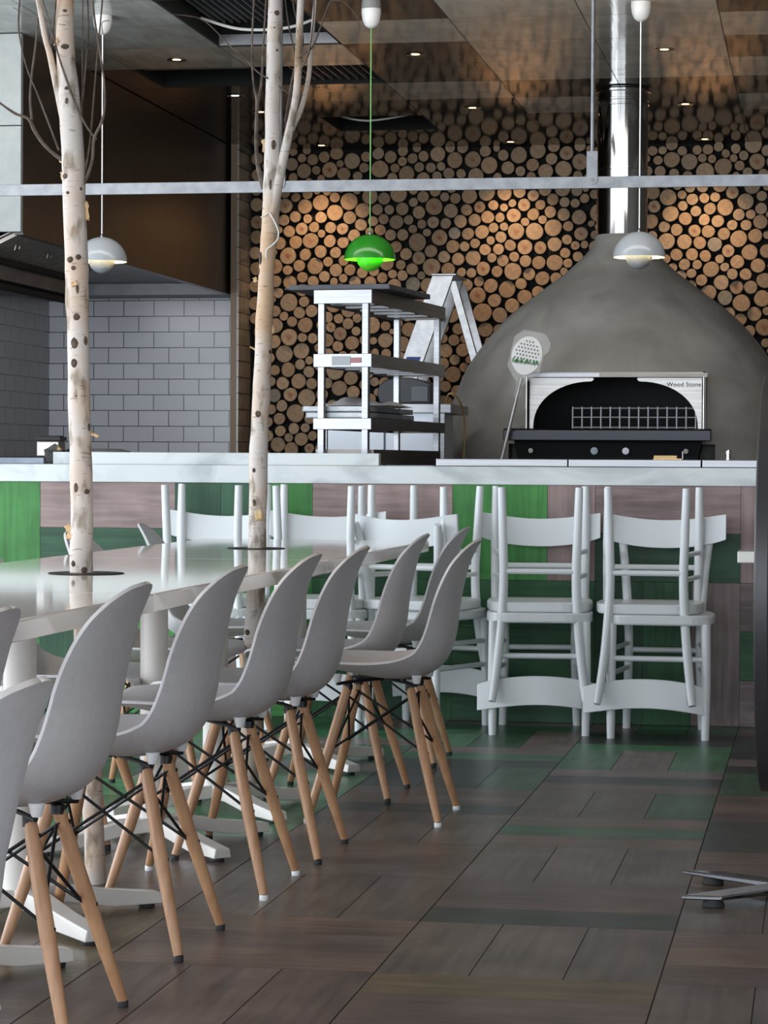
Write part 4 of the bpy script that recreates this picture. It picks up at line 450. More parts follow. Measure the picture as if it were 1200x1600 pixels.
# ------------------------------------------------------------------ extraction hood and kitchen corner
t = thing('extraction_hood', 'big boxed extraction hood, pale front and dark brown side, hanging over the tiled kitchen corner', 'hood', (-4.3, 13.4, 2.05))
def W_(mb, name, m, parent, **k):      # build in world coordinates under a parent standing elsewhere
    o = mb.build(name, m, parent, **k); o.location = Vector(o.location)-parent.location if not parent.rotation_euler.z else o.location
    if parent.rotation_euler.z:
        o.matrix_parent_inverse = (Matrix.Translation(parent.location) @ Matrix.Rotation(parent.rotation_euler.z, 4, 'Z')).inverted()
    return o
W_(MB().box((-3.70, 11.30, 2.05), (-3.66, 15.50, 2.975)), 'side_panel', M['brownpanel'], t)
W_(MB().box((-4.94, 11.27, 2.062), (-3.662, 11.30, 2.55)).box((-4.94, 11.27, 2.554), (-3.662, 11.30, 2.976)), 'front_panel', M['palepanel'], t, bevel=.002)
W_(MB().box((-4.94, 15.46, 2.05), (-3.66, 15.8, 2.975)).box((-4.94, 11.3, 2.12), (-3.72, 15.46, 2.14)), 'soffit', M['greymetal'], t)
mb = MB()
for i in range(32):
    y = 11.34+i*.05
    mb.add([(-3.70, y, 2.052), (-3.70, y+.022, 2.052), (-3.87, y+.022, 1.972), (-3.87, y, 1.972), (-3.70, y, 2.072), (-3.70, y+.022, 2.072), (-3.87, y+.022, 1.992), (-3.87, y, 1.992)],
           [(0, 1, 2, 3), (7, 6, 5, 4), (0, 4, 5, 1), (1, 5, 6, 2), (2, 6, 7, 3), (3, 7, 4, 0)])
mb.add([(-3.70, 11.32, 2.074), (-3.70, 12.95, 2.074), (-3.88, 12.95, 1.994), (-3.88, 11.32, 1.994), (-3.70, 11.32, 2.08), (-3.70, 12.95, 2.08), (-3.88, 12.95, 2.0), (-3.88, 11.32, 2.0)],
       [(0, 1, 2, 3), (7, 6, 5, 4), (0, 4, 5, 1), (1, 5, 6, 2), (2, 6, 7, 3), (3, 7, 4, 0)])
W_(mb, 'filter_bank', M['filter'], t)
for y in (11.5, 12.0, 12.5):
    W_(MB().tube([(-3.76, y, 2.02), (-3.765, y, 2.0), (-3.765, y+.06, 2.0), (-3.76, y+.06, 2.02)], .004, 8), 'filter_handle', M['plate'], t, smooth=True)
W_(MB().box((-3.90, 11.3, 1.945), (-3.87, 12.98, 1.985)), 'grease_gutter', M['rubber'], t)
W_(MB().box((-4.50, 11.3, 1.875), (-3.90, 12.95, 2.05)), 'air_duct', M['greymetal'], t)
W_(MB().tube([(-3.95, 11.3, 1.855), (-3.95, 12.98, 1.855)], .022), 'pipe', M['rubber'], t, smooth=True)
# added fill light under the hood, brightens the tiled corner
area('hood_fill_light', (-4.3, 13.9, 2.03), (R0(38), 0, 0), .9, .5, 5.5, (.90, .94, 1.0))
# ------------------------------------------------------------------ counter
CY = 9.725
t = thing('bar_counter', 'long bar counter clad in green and brown wood planks under a white marble top', 'counter', (-1.5, 10.2, 0))
W_(MB().box((-5.6, CY+.006, 0), (.90, 10.66, .918)), 'carcass', mat('counter_carcass', (.08, .08, .08), .8), t)
G1 = (.055, .225, .052); G2 = (.028, .085, .045); G3 = (.030, .105, .042); BR = (.29, .205, .195); B2 = (.21, .160, .155)
cf = {(-6, 1): [G1, G1, G1], (-5, 1): [G2, BR, BR], (-4, 1): [G2, G2, G1], (-3, 1): [G3, BR, BR], (-2, 1): [G1, G1, BR], (-1, 1): [G2, BR, BR],
      (-1, 0): [G2, G3, B2], (-2, 0): [G2, G3, G3], (-3, 0): [G3, G2, G3], (-4, 0): [G1, BR, G1], (-5, 0): [G2, G1, G1], (-6, 0): [BR, G1, G2], (0, 1): [BR, BR, G2], (0, 0): [B2, G3, B2]}
quads = []; 
for c in range(-10, 3):
    for r in range(2):
        x0 = -.30+MX*c; z0 = .559*r-.01; x1 = min(x0+MX, .9); vert = (c+r) % 2 == 1
        if x0 < -5.6 or x0 > .85: continue
        for k in range(3):
            col = cf[(c, r)][k] if (c, r) in cf else random.choice([G1, G2, BR, B2, G3])
            if vert:
                a = x0+MX*k/3; b_ = min(x0+MX*(k+1)/3, .9)
                if a > .88: continue
                q = [(a+g*.5, CY, max(z0, 0)+.001), (b_-g*.5, CY, max(z0, 0)+.001), (b_-g*.5, CY, min(z0+.558, .918)), (a+g*.5, CY, min(z0+.558, .918))]; ax = 1
            else:
                a = z0+.559*k/3; b_ = z0+.559*(k+1)/3
                # rows from the bottom up; the third (top) one of the upper row is cut by the worktop
                if a > .918: continue
                b_ = min(b_, .918); a = max(a, 0)
                col = {0: 0, 1: 1, 2: 2}[k] if False else col
                q = [(x0+g*.5, CY, a+.001), (x1-g*.5, CY, a+.001), (x1-g*.5, CY, b_-.001), (x0+g*.5, CY, b_-.001)]; ax = 0
            quads.append((q, col, ax))
fp = planks('front_panel', quads, [[(-5.85, CY+.002, 0), (.92, CY+.002, 0), (.92, CY+.002, .918), (-5.85, CY+.002, .918)]], M['counterwood'], t)
fp.location = -t.location
W_(MB().box((-5.6, 9.715, .918), (.90, 10.68, .988)), 'worktop', M['marble'], t, bevel=.002)
W_(MB().box((-3.046, 9.80, .988), (-1.715, 9.84, 1.037)), 'upstand', M['marble'], t, bevel=.0015)
for a, b_ in ((-1.476, -.963), (-.959, -.452), (-.447, .2)):
    W_(MB().box((a, 9.725, .989), (b_, 10.6, 1.018)), 'steel_surface', M['steel'], t, bevel=.002)
# ------------------------------------------------------------------ oven and flue
OX, OY = -1.05, 13.42
t = thing('pizza_oven', 'domed wood-fired pizza oven in grey trowelled cement with an arched steel mouth', 'oven', (OX, OY, 0))
prof = [(.93, 0), (.935, .6), (.927, 1.05), (.91, 1.25), (.868, 1.38), (.816, 1.50), (.757, 1.59), (.70, 1.665), (.62, 1.755), (.54, 1.825), (.46, 1.885), (.375, 1.95), (.295, 2.01), (.23, 2.07), (.18, 2.12), (.15, 2.165), (.136, 2.21)]
def crv(p, n=4):
    out = []
    for i in range(len(p)-1):
        p0 = p[max(i-1, 0)]; p1 = p[i]; p2 = p[i+1]; p3 = p[min(i+2, len(p)-1)]
        for k in range(n):
            u = k/n
            out.append(tuple(.5*((2*p1[j])+(p2[j]-p0[j])*u+(2*p0[j]-5*p1[j]+4*p2[j]-p3[j])*u*u+(3*p1[j]-p0[j]-3*p2[j]+p3[j])*u**3) for j in range(2)))
    return out+[p[-1]]
dome = MB().lathe(crv(prof), 96).build('dome', M['cement'], t, smooth=True)
MOX = .042
cut = MB().box((MOX-.445, -1.3, 1.165), (MOX+.445, -.30, 1.455)).box((-.50, -1.3, 0.2), (.53, -.62, 1.10)).build('oven_mouth_cutter', M['cavity'])
bo = dome.modifiers.new('mouth', 'BOOLEAN'); bo.object = cut; bo.operation = 'DIFFERENCE'; bo.solver = 'EXACT'
cut.location = t.location
dg = bpy.context.evaluated_depsgraph_get(); dg.update()
me2 = bpy.data.meshes.new_from_object(dome.evaluated_get(dg)); dome.modifiers.clear(); dome.data = me2
me2.materials.clear(); me2.materials.append(M['cement'])
for p in me2.polygons: p.material_index = 0
bpy.data.objects.remove(cut)
# mouth frame: sides, lintel, in oven-local coordinates
F = -.905
W = .445
fr = MB()
fr.box((MOX-W, F, 1.165), (MOX-W+.012, -.32, 1.455)).box((MOX+W-.012, F, 1.165), (MOX+W, -.32, 1.455)).box((MOX-W, F, 1.443), (MOX+W, -.32, 1.455))
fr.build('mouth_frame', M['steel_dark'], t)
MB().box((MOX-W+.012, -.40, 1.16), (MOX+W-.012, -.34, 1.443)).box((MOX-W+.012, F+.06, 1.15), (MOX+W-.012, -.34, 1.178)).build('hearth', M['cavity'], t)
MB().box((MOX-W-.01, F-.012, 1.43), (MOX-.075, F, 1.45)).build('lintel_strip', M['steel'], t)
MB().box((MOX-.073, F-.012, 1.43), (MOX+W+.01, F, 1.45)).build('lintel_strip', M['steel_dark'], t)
MB().tube([(MOX-W+.008, F-.012, 1.17), (MOX-W+.008, F-.012, 1.43)], .005).build('side_rod', M['chrome'], t, smooth=True)
MB().tube([(MOX+W-.008, F-.012, 1.17), (MOX+W-.008, F-.012, 1.43)], .005).build('side_rod', M['chrome'], t, smooth=True)
FY = F+.03
def facade(sgn):
    pts = []
    # arch: from springing near the side (x=.40,z=1.175) up to the top near (.13, 1.425)
    for i in range(15):
        a = i/14*PI/2; x = .408-.288*(1-math.cos(a)); z = 1.178+.232*math.sin(a)**.9
        pts.append((MOX+sgn*x, z))
    pts += [(MOX+sgn*.112, 1.414), (MOX+sgn*.107, 1.422), (MOX+sgn*.112, 1.428), (MOX+sgn*.426, 1.428), (MOX+sgn*.426, 1.178)]
    return pts
for s_ in (-1, 1): MB().prism(facade(s_), FY, FY+.006, 'Y').build('arch_plate', M['plate'], t)
# hearth shelf, under panel, grate
MB().prism([(F-.14, 1.115), (F-.14, 1.165), (F-.125, 1.172), (F+.03, 1.178), (F+.03, 1.115)], -.495, .52, 'X').build('shelf', mat('blued_steel', (.028, .028, .033), .25, .9), t, bevel=.003)
MB().prism([(-.455, 1.115), (.47, 1.115), (.42, .86), (-.41, .86)], F-.02, F+.2, 'Y').build('control_panel', M['blackplate'], t)
MB().prism([(-.41, .86), (.42, .86), (.42, 0.02), (-.41, .02)], F-.02, F+.2, 'Y').build('stand', M['blackplate'], t)
for x, m_, r_ in ((-.055, 'knob', .018), (.10, 'steel', .017), (.395, 'steel_dark', .012), (-.37, 'steel_dark', .012)):
    mb = MB().tube([(x, F-.035, 1.065), (x, F-.02, 1.065)], r_, 20); mb.tube([(x, F-.042, 1.065), (x, F-.034, 1.065)], r_*.45, 12)
    mb.build('dial', M[m_], t, smooth=True)
gr = MB()
for i in range(14): 
    x = -.170+i*.0468; gr.tube([(x, FY+.02, 1.172), (x, FY+.02, 1.285)], .0045, 8)
for z in (1.182, 1.232, 1.277): gr.tube([(-.174, FY+.02, z), (.442, FY+.02, z)], .004, 8)
gr.build('grate', mat('grate_steel', (.32, .33, .36), .4, .7), t, smooth=True)
def text(body, size, loc, rot, m, parent, name='lettering', ext=.0006, sx=1.0):
    cu = bpy.data.curves.new(name, 'FONT'); cu.body = body; cu.size = size; cu.extrude = ext; cu.align_x = 'CENTER'; cu.align_y = 'CENTER'; cu.space_character = 1.08; cu.offset = .0004
    tmp = bpy.data.objects.new(name, cu); COL.objects.link(tmp); bpy.context.view_layer.update()
    me = bpy.data.meshes.new_from_object(tmp.evaluated_get(bpy.context.evaluated_depsgraph_get())); bpy.data.objects.remove(tmp)
    me.materials.clear(); me.materials.append(m)
    o = bpy.data.objects.new(name, me); COL.objects.link(o); o.parent = parent; o.location = loc; o.rotation_euler = rot; o.scale = (sx, 1, 1)
    return o
text('Wood Stone', .030, (MOX+.338, FY-.001, 1.394), (PI/2, 0, 0), M['black'], t)
# flue
t = thing('oven_flue', 'shiny round stainless steel flue rising from the oven to the ceiling', 'flue', (OX, OY, 2.19))
MB().tube([(0, 0, 0), (0, 0, .36), (0, 0, .789)], .134, 64).build('pipe', M['chrome'], t, smooth=True)
for z in (.365, .70, .725): MB().lathe([(.134, z-.004), (.139, z-.002), (.139, z+.006), (.134, z+.008)], 64).build('seam_ring', M['chrome'], t, smooth=True)
MB().lathe([(.135, .765), (.150, .768), (.150, .780), (.135, .788)], 64).build('collar', M['chrome'], t, smooth=True)
# ------------------------------------------------------------------ pizza peel
t = thing('pizza_peel', 'round perforated pizza peel wrapped in clear plastic leaning against the left side of the oven', 'peel', (-1.56, 12.28, 0.0))
def leanbox(): pass
pA = Vector((-1.76, 12.10, 0.0)); pT = Vector((-1.455, 12.36, 1.42))
W_(MB().tube([pA, pT], .009, 14), 'handle', M['alu'], t, smooth=True)
# blade: disc in a plane containing the handle direction
d = (pT-pA).normalized(); side = Vector((1, 0, 0)); side = (side-d*side.dot(d)).normalized(); nrm = side.cross(d).normalized()
def bladept(u, v, w=0): return pT+side*u+d*v+nrm*w
bm_ = MB(); n = 40; RB = .075
ctr = (.0, .115)
ring = []
for i in range(n):
    a = 2*PI*i/n; u = RB*math.cos(a); v = .115+.098*math.sin(a)
    if math.sin(a) < -.5: u *= .75+.25*(1+ (math.sin(a)+.5))
    ring.append((u, v))
bm_.add([bladept(u, v, -.0015) for u, v in ring]+[bladept(u, v, .0015) for u, v in ring], [tuple(range(n-1, -1, -1)), tuple(range(n, 2*n))]+[(i, (i+1) % n, (i+1) % n+n, i+n) for i in range(n)])
W_(bm_, 'blade', mat('peel_aluminium', (.62, .63, .64), .45, .35), t)
hb = MB()
for i in range(-4, 5):
    for j in range(-2, 5):
        u = i*.016+(j % 2)*.008; v = .115+j*.018
        if (u/RB)**2+((v-.115)/.098)**2 < .72:
            hb.add([bladept(u+.0042*math.cos(a*PI/4), v+.0048*math.sin(a*PI/4), -.0024) for a in range(8)]+[bladept(u+.0042*math.cos(a*PI/4), v+.0048*math.sin(a*PI/4), .0024) for a in range(8)], [tuple(range(8)), tuple(range(15, 7, -1))]+[(a, (a+1) % 8, (a+1) % 8+8, a+8) for a in range(8)])
W_(hb, 'hole', M['cavity'], t)
wr = MB(); rng = random.Random(3); NU, NV = 14, 16; vs = []
for sd in (-1, 1):
    for j in range(NV+1):
        v = -.10+j*(.34/NV); hw = .016 if v < -.03 else min(.016+(v+.03)*.9, .082)
        if v > .2: hw = .082-(v-.2)*.9
        for i in range(NU+1):
            u = (i/NU*2-1)*hw+ (.02 if v > .15 and i > NU*.7 else 0)*(i/NU)
            w = sd*(.008+.005*rng.random())*(1-abs(i/NU*2-1)**3)+rng.uniform(-.002, .002)
            vs.append(bladept(u, v, w))
fs = []
for sd in range(2):
    o0 = sd*(NU+1)*(NV+1)
    for j in range(NV):
        for i in range(NU): a = o0+j*(NU+1)+i; fs.append((a, a+1, a+NU+2, a+NU+1))
wr.add(vs, fs); W_(wr, 'plastic_wrap', M['clearwrap'], t)
sc = MB(); rng = random.Random(8)
for k in range(7):
    u = -.058+k*.019; p = [bladept(u+rng.uniform(-.006, .006)+q*.003, .075+k*.0015+(.014 if q % 2 else -.006)+rng.uniform(-.004, .004), .0125) for q in range(5)]
    sc.tube(p, .0028, 6)
W_(sc, 'printed_writing', M['greenprint'], t)
# brush and canister on the steel surface
t = thing('oven_brush', 'brass bristled brush lying on the steel surface in front of the oven', 'brush', (-.60, 10.1, 1.018))
mb = MB()
for i in range(26): mb.box((-.055+i*.0035, -.012, .003+.002*(i % 2)), (-.0530+i*.0035, .012, .017))
mb.build('bristles', M['brass'], t)
MB().box((-.058, -.008, .0), (.055, .008, .005)).build('back', M['brass'], t)
MB().tube([(.058, 0, 0), (.058, 0, .034)], .0028, 10).build('hook', M['alu'], t, smooth=True)
t = MB().lathe([(.012, 0), (.012, .012), (.010, .014), (.010, .022), (.0125, .024), (.0125, .036), (.009, .040), (.0, .041)], 20).build('steel_shaker', M['chrome'], None, smooth=True, loc=(-.362, 10.1, 1.018))
tag(t, 'small chrome cylinder standing on the steel surface right of the oven mouth', 'shaker')
# ------------------------------------------------------------------ stainless gantry on the counter
RG = -R(5.8)
t = thing('heated_gantry', 'stainless steel pass-through shelf rack standing on the counter behind the marble upstand', 'shelf rack', (-1.952, 10.28, .988), RG)
GW, GL = .125, 1.22
def gbox(mb, x0, x1, y0, y1, z0, z1): return mb.box((x0, y0, z0-.988), (x1, y1, z1-.988))
for x in (-.095, .095):
    for y in (.0, 1.18):
        gbox(MB(), x-.0135, x+.0135, y, y+.03, .989, 1.66).build('post', M['steel'], t, bevel=.002)
for z0, z1, nm in ((1.657, 1.714, 'top_shelf'), (1.395, 1.450, 'middle_shelf'), (1.137, 1.184, 'lower_shelf')):
    s_ = gbox(MB(), -GW, GW, -.008, .0, z0, z1).build(nm, M['steel'], t, bevel=.0015)
    mb = gbox(MB(), GW-.006, GW, .0, GL, z0, z1); gbox(mb, -GW, -GW+.006, .0, GL, z0, z1); gbox(mb, -GW, GW, GL, GL+.006, z0, z1)
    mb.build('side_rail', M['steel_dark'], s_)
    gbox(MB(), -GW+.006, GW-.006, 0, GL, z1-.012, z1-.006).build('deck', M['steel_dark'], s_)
    if z0 > 1.3:
        for k in range(5): gbox(MB(), -.09, .10, .12+k*.22, .20+k*.22, z0+.002, z0+.012).build('heat_slat', M['steel'], s_)
gbox(MB(), -GW, GW, .03, 1.15, .990, 1.055).build('base_box', M['steel_dark'], t)
gbox(MB(), -.045, .035, -.011, -.0085, 1.402, 1.440).build('rating_label', M['paper'], t)
gbox(MB(), .037, .082, -.011, -.0085, 1.412, 1.434).build('maker_label', M['redlabel'], t)
tg = bpy.data.objects.new('dark_tray', None)
bpy.data.objects.remove(tg)
mb = MB(); mb.box((-.235, -.12, 0), (.20, .55, .022)); mb.box((-.262, -.10, .004), (-.235, .53, .010))
o = mb.build('dark_tray', M['darkslate'], None, bevel=.003, loc=(-1.945, 10.42, 1.716)); o.rotation_euler.z = RG
tag(o, 'dark slate-grey flat tray lying across the top of the steel shelf rack', 'tray')
for i, (z, x0, x1) in enumerate(((1.186, -.15, .125), (1.212, -.165, .120))):
    mb = MB(); w = .006
    mb.box((x0, -.10, 0), (x1, .62, .004)); mb.box((x0, -.10, 0), (x1, -.10+w, .022)); mb.box((x0, .62-w, 0), (x1, .62, .022)); mb.box((x0, -.10, 0), (x0+w, .62, .022)); mb.box((x1-w, -.10, 0), (x1, .62, .022))
    o = mb.build('steel_tray', tex(mat('grey_tray_steel', rough=.4, metal=.6), nscale=12, c0=(.25, .26, .27), c1=(.36, .37, .38)), None, loc=(-1.96, 10.42, z)); o.rotation_euler.z = RG
    tag(o, ('lower of the two grey steel trays on the bottom shelf of the rack', 'upper of the two grey steel trays on the bottom shelf, plastic film on it')[i], 'tray')
# crumpled film on the trays
rng = random.Random(4); vs = []; NX, NY = 20, 14
for j in range(NY+1):
    for i in range(NX+1):
        u = i/NX; v = j/NY; e = math.sin(PI*min(max(u, 0.0), 1))**.5*math.sin(PI*v)**.5
        vs.append((-.13+u*.30, v*.40, .004+e*(.012+.022*abs(math.sin(7*u+3*v))*rng.random()+ .035*math.exp(-((u-.28)/.12)**2)*math.exp(-((v-.3)/.3)**2))))
mb = MB().add(vs, [(j*(NX+1)+i, j*(NX+1)+i+1, (j+1)*(NX+1)+i+1, (j+1)*(NX+1)+i) for j in range(NY) for i in range(NX)])
nb = len(vs); mb.add([(x, y, .0) for x, y, z in vs], [((j+1)*(NX+1)+i, (j+1)*(NX+1)+i+1, j*(NX+1)+i+1, j*(NX+1)+i) for j in range(NY) for i in range(NX)])
o = mb.build('plastic_film', M['film'], None, smooth=True, loc=(-1.945, 10.42, 1.236)); o.rotation_euler.z = RG
tag(o, 'crumpled lilac-grey plastic film on the stacked steel trays', 'plastic film')
# ------------------------------------------------------------------ steel cabinet with black machine behind
t = thing('steel_cabinet', 'bright stainless steel cabinet standing behind the shelf rack, left of the oven', 'cabinet', (-2.06, 12.3, 0))
CABM = mat('bright_steel_sheet', (.50, .53, .58), .4, .4)
W_(MB().box((-2.36, 12.02, .12), (-1.82, 12.55, 1.24)), 'body', CABM, t)
W_(MB().box((-2.37, 12.0, 1.24), (-1.75, 12.6, 1.285)), 'top', M['steel'], t, bevel=.003)
for a, b_ in ((-2.35, -2.075), (-2.065, -1.83)):
    d_ = W_(MB().box((a, 11.995, .25), (b_, 12.02, 1.20)), 'door', CABM, t, bevel=.002)
for x in (-2.355, -1.80):
    for y in (12.02, 12.52): W_(MB().box((x-.015-(.10 if y > 12.1 and x > -2 else 0), y-.0, 0), (x+.015-(.10 if y > 12.1 and x > -2 else 0), y+.03, 1.24)), 'leg', M['steel'], t)
t = thing('black_machine', 'black hump-backed machine sitting on top of the steel cabinet', 'machine', (-1.99, 12.28, 1.286))
pr = [(-.135, 0), (-.15, .05), (-.142, .09), (-.11, .118), (-.05, .132), (.02, .13), (.08, .115), (.118, .10), (.118, 0)]
MB().prism(pr, -.12, .12, 'Y').build('housing', mat('black_plastic', (.022, .026, .034), .5), t, bevel=.012, segs=3)
MB().box((.02, -.126, .012), (.105, -.119, .09)).build('front_plate', mat('black_plate', (.035, .042, .052), .35), t, bevel=.003)
mb = MB().tube([(-1.80, 12.2, 1.30), (-1.775, 12.1, 1.335), (-1.74, 12.12, 1.32), (-1.72, 12.25, 1.22), (-1.73, 12.3, 1.0)], .005, 8, smoothpts=5)
tag(mb.build('yellow_cable', mat('tan_cable', (.30, .20, .09), .6), None, smooth=True), 'thin tan cable looping over the right edge of the steel cabinet', 'cable')
# ------------------------------------------------------------------ ladder
t = thing('step_ladder', 'open aluminium stepladder standing before the log wall behind the shelf rack', 'ladder', (-2.3, 15.1, 0))
y0, y1 = 14.82, 15.22
tx, tz = -2.215, 2.11
sl = .36
for y in (y0, y1):
    W_(MB().prism([(tx-.065, tz), (tx+.065, tz), (tx+.065-sl*tz*.98, .0), (tx-.065-sl*tz*.98, .0)], y, y+.03, 'Y'), 'front_stile', M['alu'], t, bevel=.003)
    W_(MB().prism([(tx+.03, tz-.03), (tx+.075, tz-.03), (tx+.075+.285*tz, 0), (tx+.03+.285*tz, 0)], y+.02, y+.04, 'Y'), 'rear_stile', M['alu'], t, bevel=.002)
for k in range(7):
    z = tz-.28*(k+1)+.03
    if z < .1: continue
    x = tx-sl*(tz-z)
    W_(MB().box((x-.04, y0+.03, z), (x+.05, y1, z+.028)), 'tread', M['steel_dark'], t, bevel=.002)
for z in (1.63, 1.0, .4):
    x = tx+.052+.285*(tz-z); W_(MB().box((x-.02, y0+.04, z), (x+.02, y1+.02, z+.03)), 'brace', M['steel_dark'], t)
W_(MB().box((tx-.07, y0-.005, tz), (tx+.08, y1+.045, tz+.012)), 'top_cap', M['alu'], t, bevel=.003)
W_(MB().prism([(tx-.02-sl*.48-.02, tz-.48), (tx+.045-sl*.48, tz-.48), (tx+.045-sl*.57, tz-.57), (tx-.02-sl*.57-.02, tz-.57)], y0-.002, y0, 'Y'), 'blue_label', M['bluelabel'], t)
# ------------------------------------------------------------------ overhead rail
t = thing('overhead_rail', 'long flat brushed aluminium rail hanging from the ceiling on rods above the counter', 'rail', (-1.6, 9.3, 2.035))
RY = 9.3
W_(MB().box((-5.6, RY, 2.013), (1.4, RY+.012, 2.056)), 'bar', M['rail'], t, bevel=.001)
for x in (-2.01, -.838):
    b_ = W_(MB().prism([(x-.02, 2.148), (x+.02, 2.148), (x+.02, 2.045)]+[(x+.02*math.cos(a), 2.045-.02*math.sin(a)) for a in (PI*.15, PI*.3, PI*.5, PI*.7, PI*.85)]+[(x-.02, 2.045)], RY-.006, RY-.001, 'Y'), 'bracket', M['rail'], t)
    mb = MB().tube([(x, RY-.011, 2.043), (x, RY-.006, 2.043)], .006, 14); W_(mb, 'bolt', M['steel_dark'], t, smooth=True)
    W_(MB().tube([(x, RY+.006, 2.09), (x, RY+.006, 2.978)], .0075, 14), 'rod', M['rail'], t, smooth=True)
# ------------------------------------------------------------------ pendants
def pendant(x, outer, cord, inner, label):
    t = thing('pendant_lamp', label, 'lamp', (x, 10.9, 1.836))
    def hemi(r, z0, up, n=10): return [(r*math.cos(i/n*PI/2), z0+(1 if up else -1)*r*.98*math.sin(i/n*PI/2)) for i in range(n+1)]
    o1 = hemi(.113, .052, True); i1 = hemi(.110, .052, True)
    sh = MB().lathe(o1[:-1]+[(.004, .163)], 48, cap=False).build('upper_shade', outer, t, smooth=True)
    MB().lathe([(.113, .052), (.110, .052)]+i1[1:-1]+[(.003, .159)], 48, cap=False).build('shade_lining', inner, sh, smooth=True)
    lo = hemi(.058, .058, False)
    MB().lathe([(.055, .078)]+[(.058, .072)]+lo[:-1]+[(.0, .0012)], 40, cap=False).build('lower_shade', outer if outer is not M['greenlacq'] else inner, t, smooth=True)
    MB().lathe([(0, .06), (.012, .062), (.02, .078), (.02, .092), (.012, .105), (0, .108)], 20).build('bulb', M['bulb'], t, smooth=True)
    MB().lathe([(.006, .160), (.007, .170), (.003, .176)], 14).build('cord_grip', M['steel'], t, smooth=True)
    MB().tube([(0, 0, .172), (0, 0, 1.09)], .0028, 8).build('cord', cord, t, smooth=True)
    MB().lathe([(0, 1.060), (.012, 1.061), (.028, 1.072), (.038, 1.095), (.0425, 1.125), (.0425, 1.1435)], 32).build('ceiling_cup', M['cupwhite'], t, smooth=True)
    l = bpy.data.lights.new('pendant_glow', 'POINT'); l.energy = 2.2; l.color = (1, .78, .42); l.shadow_soft_size = .02
    lo_ = bpy.data.objects.new('pendant_glow', l); COL.objects.link(lo_); lo_.location = (x, 10.9, 1.836+.115)
pendant(-3.165, M['greylacq'], M['cordwhite'], M['whitelacq'], 'pale grey half-dome pendant lamp on a white cord, the left one beside the birch trunk')
pendant(-1.952, M['greenlacq'], M['cordgreen'], M['greeninner'], 'bright green half-dome pendant lamp on a green cord')
pendant(-.778, M['greylacq'], M['cordwhite'], M['whitelacq'], 'pale grey half-dome pendant lamp hanging in front of the oven chimney')
# ------------------------------------------------------------------ downlights
DL = [(-3.144, 12.13, 0, 'left of the first birch, near the pale tiles'), (-3.137, 13.36, 2, 'cool white one beside the brown hood'), (-3.14, 14.0, 0, 'between the two birch forks'), (-3.09, 15.52, 1, 'over the left end of the log wall'),
      (-1.953, 12.13, 0, 'right of the green lamp cord'), (-1.93, 13.99, 0, 'between hatch and flue'), (-1.90, 15.50, 1, 'over the middle of the log wall'),
      (-.754, 12.15, 0, 'right of the flue, nearest one'), (-.752, 14.0, 0, 'right of the flue, second from the nearest'), (-.714, 15.52, 1, 'over the log wall right of the flue')]
for x, y, k, lab in DL:
    t = thing('downlight', 'small lit recessed ceiling downlight '+lab, 'downlight', (x, y, CZ))
    MB().lathe([(.021, -.001), (.034, -.003), (.046, -.004), (.048, 0)], 28, cap=False).build('trim_ring', M['chrome'], t, smooth=True)
    MB().lathe([(0, -.0015), (.021, -.0015)], 24, cap=False).build('lamp_face', M['lampcool' if k == 2 else 'lampwarm'], t)
    if k == 1: spot('wall_wash', (x, 15.30, 2.95), (x, 15.80, 1.75), 26, (1, .66, .38), R0(80), 1.0)
    elif k == 0: spot('downlight_beam', (x, y, 2.96), (x, y, 0), 5, (1, .78, .55), R0(75), .8)
for x, y in ((-3.14, 3.2), (-.75, 2.9), (-1.95, 4.9), (-3.14, 6.8), (-.75, 6.2)):
    spot('dining_downlight', (x, y, 2.93), (x+.15, y+.1, 0), 26, (1, .74, .50), R0(70), .7, .05)
# ------------------------------------------------------------------ ceiling openings
t = thing('ceiling_hatch', 'square open ceiling hatch with a white light fitting, above the log wall', 'hatch', (-2.55, 14.57, CZ))
hx0, hx1, hy0, hy1 = -2.8475, -2.25, 14.2575, 14.873
def well(mb, x0, x1, y0, y1, h):
    return mb.box((x0, y0, CZ), (x0+.01, y1, CZ+h)).box((x1-.01, y0, CZ), (x1, y1, CZ+h)).box((x0, y0, CZ), (x1, y0+.01, CZ+h)).box((x0, y1-.01, CZ), (x1, y1, CZ+h)).box((x0, y0, CZ+h), (x1, y1, CZ+h+.01))
W_(well(MB(), hx0, hx1, hy0, hy1, .3), 'well', M['wallblack'], t)
W_(MB().box((hx0+.05, hy0+.03, CZ+.03), (hx1-.06, hy0+.09, CZ+.07)), 'light_fitting', M['alu'], t, bevel=.004)
W_(MB().tube([(hx0+.06, hy0+.12, CZ+.03), (hx0+.25, hy0+.16, CZ-.004), (hx1-.05, hy0+.12, CZ+.03)], .006, 8, smoothpts=5), 'cable', M['cupwhite'], t, smooth=True)
t = thing('air_slot_grille', 'long dark louvred air slot in the ceiling between the two birches', 'vent', (-2.85, 12.72, CZ))
ax0, ax1, ay0, ay1 = -3.445, -2.25, 12.411, 13.0265
W_(well(MB(), ax0, ax1, ay0, ay1, .3), 'well', M['wallblack'], t)
mb = MB()
for k in range(9): mb.box((-2.66+k*.045, ay0+.08, CZ+.01), (-2.654+k*.045, ay1-.08, CZ+.08))
W_(mb, 'louvre', M['alu'], t)
W_(MB().box((ax0+.05, ay0+.02, CZ+.005), (-2.85, ay0+.07, CZ+.03)), 'edge_bar', M['alu'], t)
t = thing('open_ceiling_void', 'large dark opening in the white ceiling tiles with cables and a pale edge bar', 'opening', (-2.55, 10.6, CZ))
vx0, vx1, vy0, vy1 = -2.8475, -2.25, 10.5645, 11.7955
W_(well(MB(), vx0, vx1, vy0, vy1, .35), 'well', M['wallblack'], t)
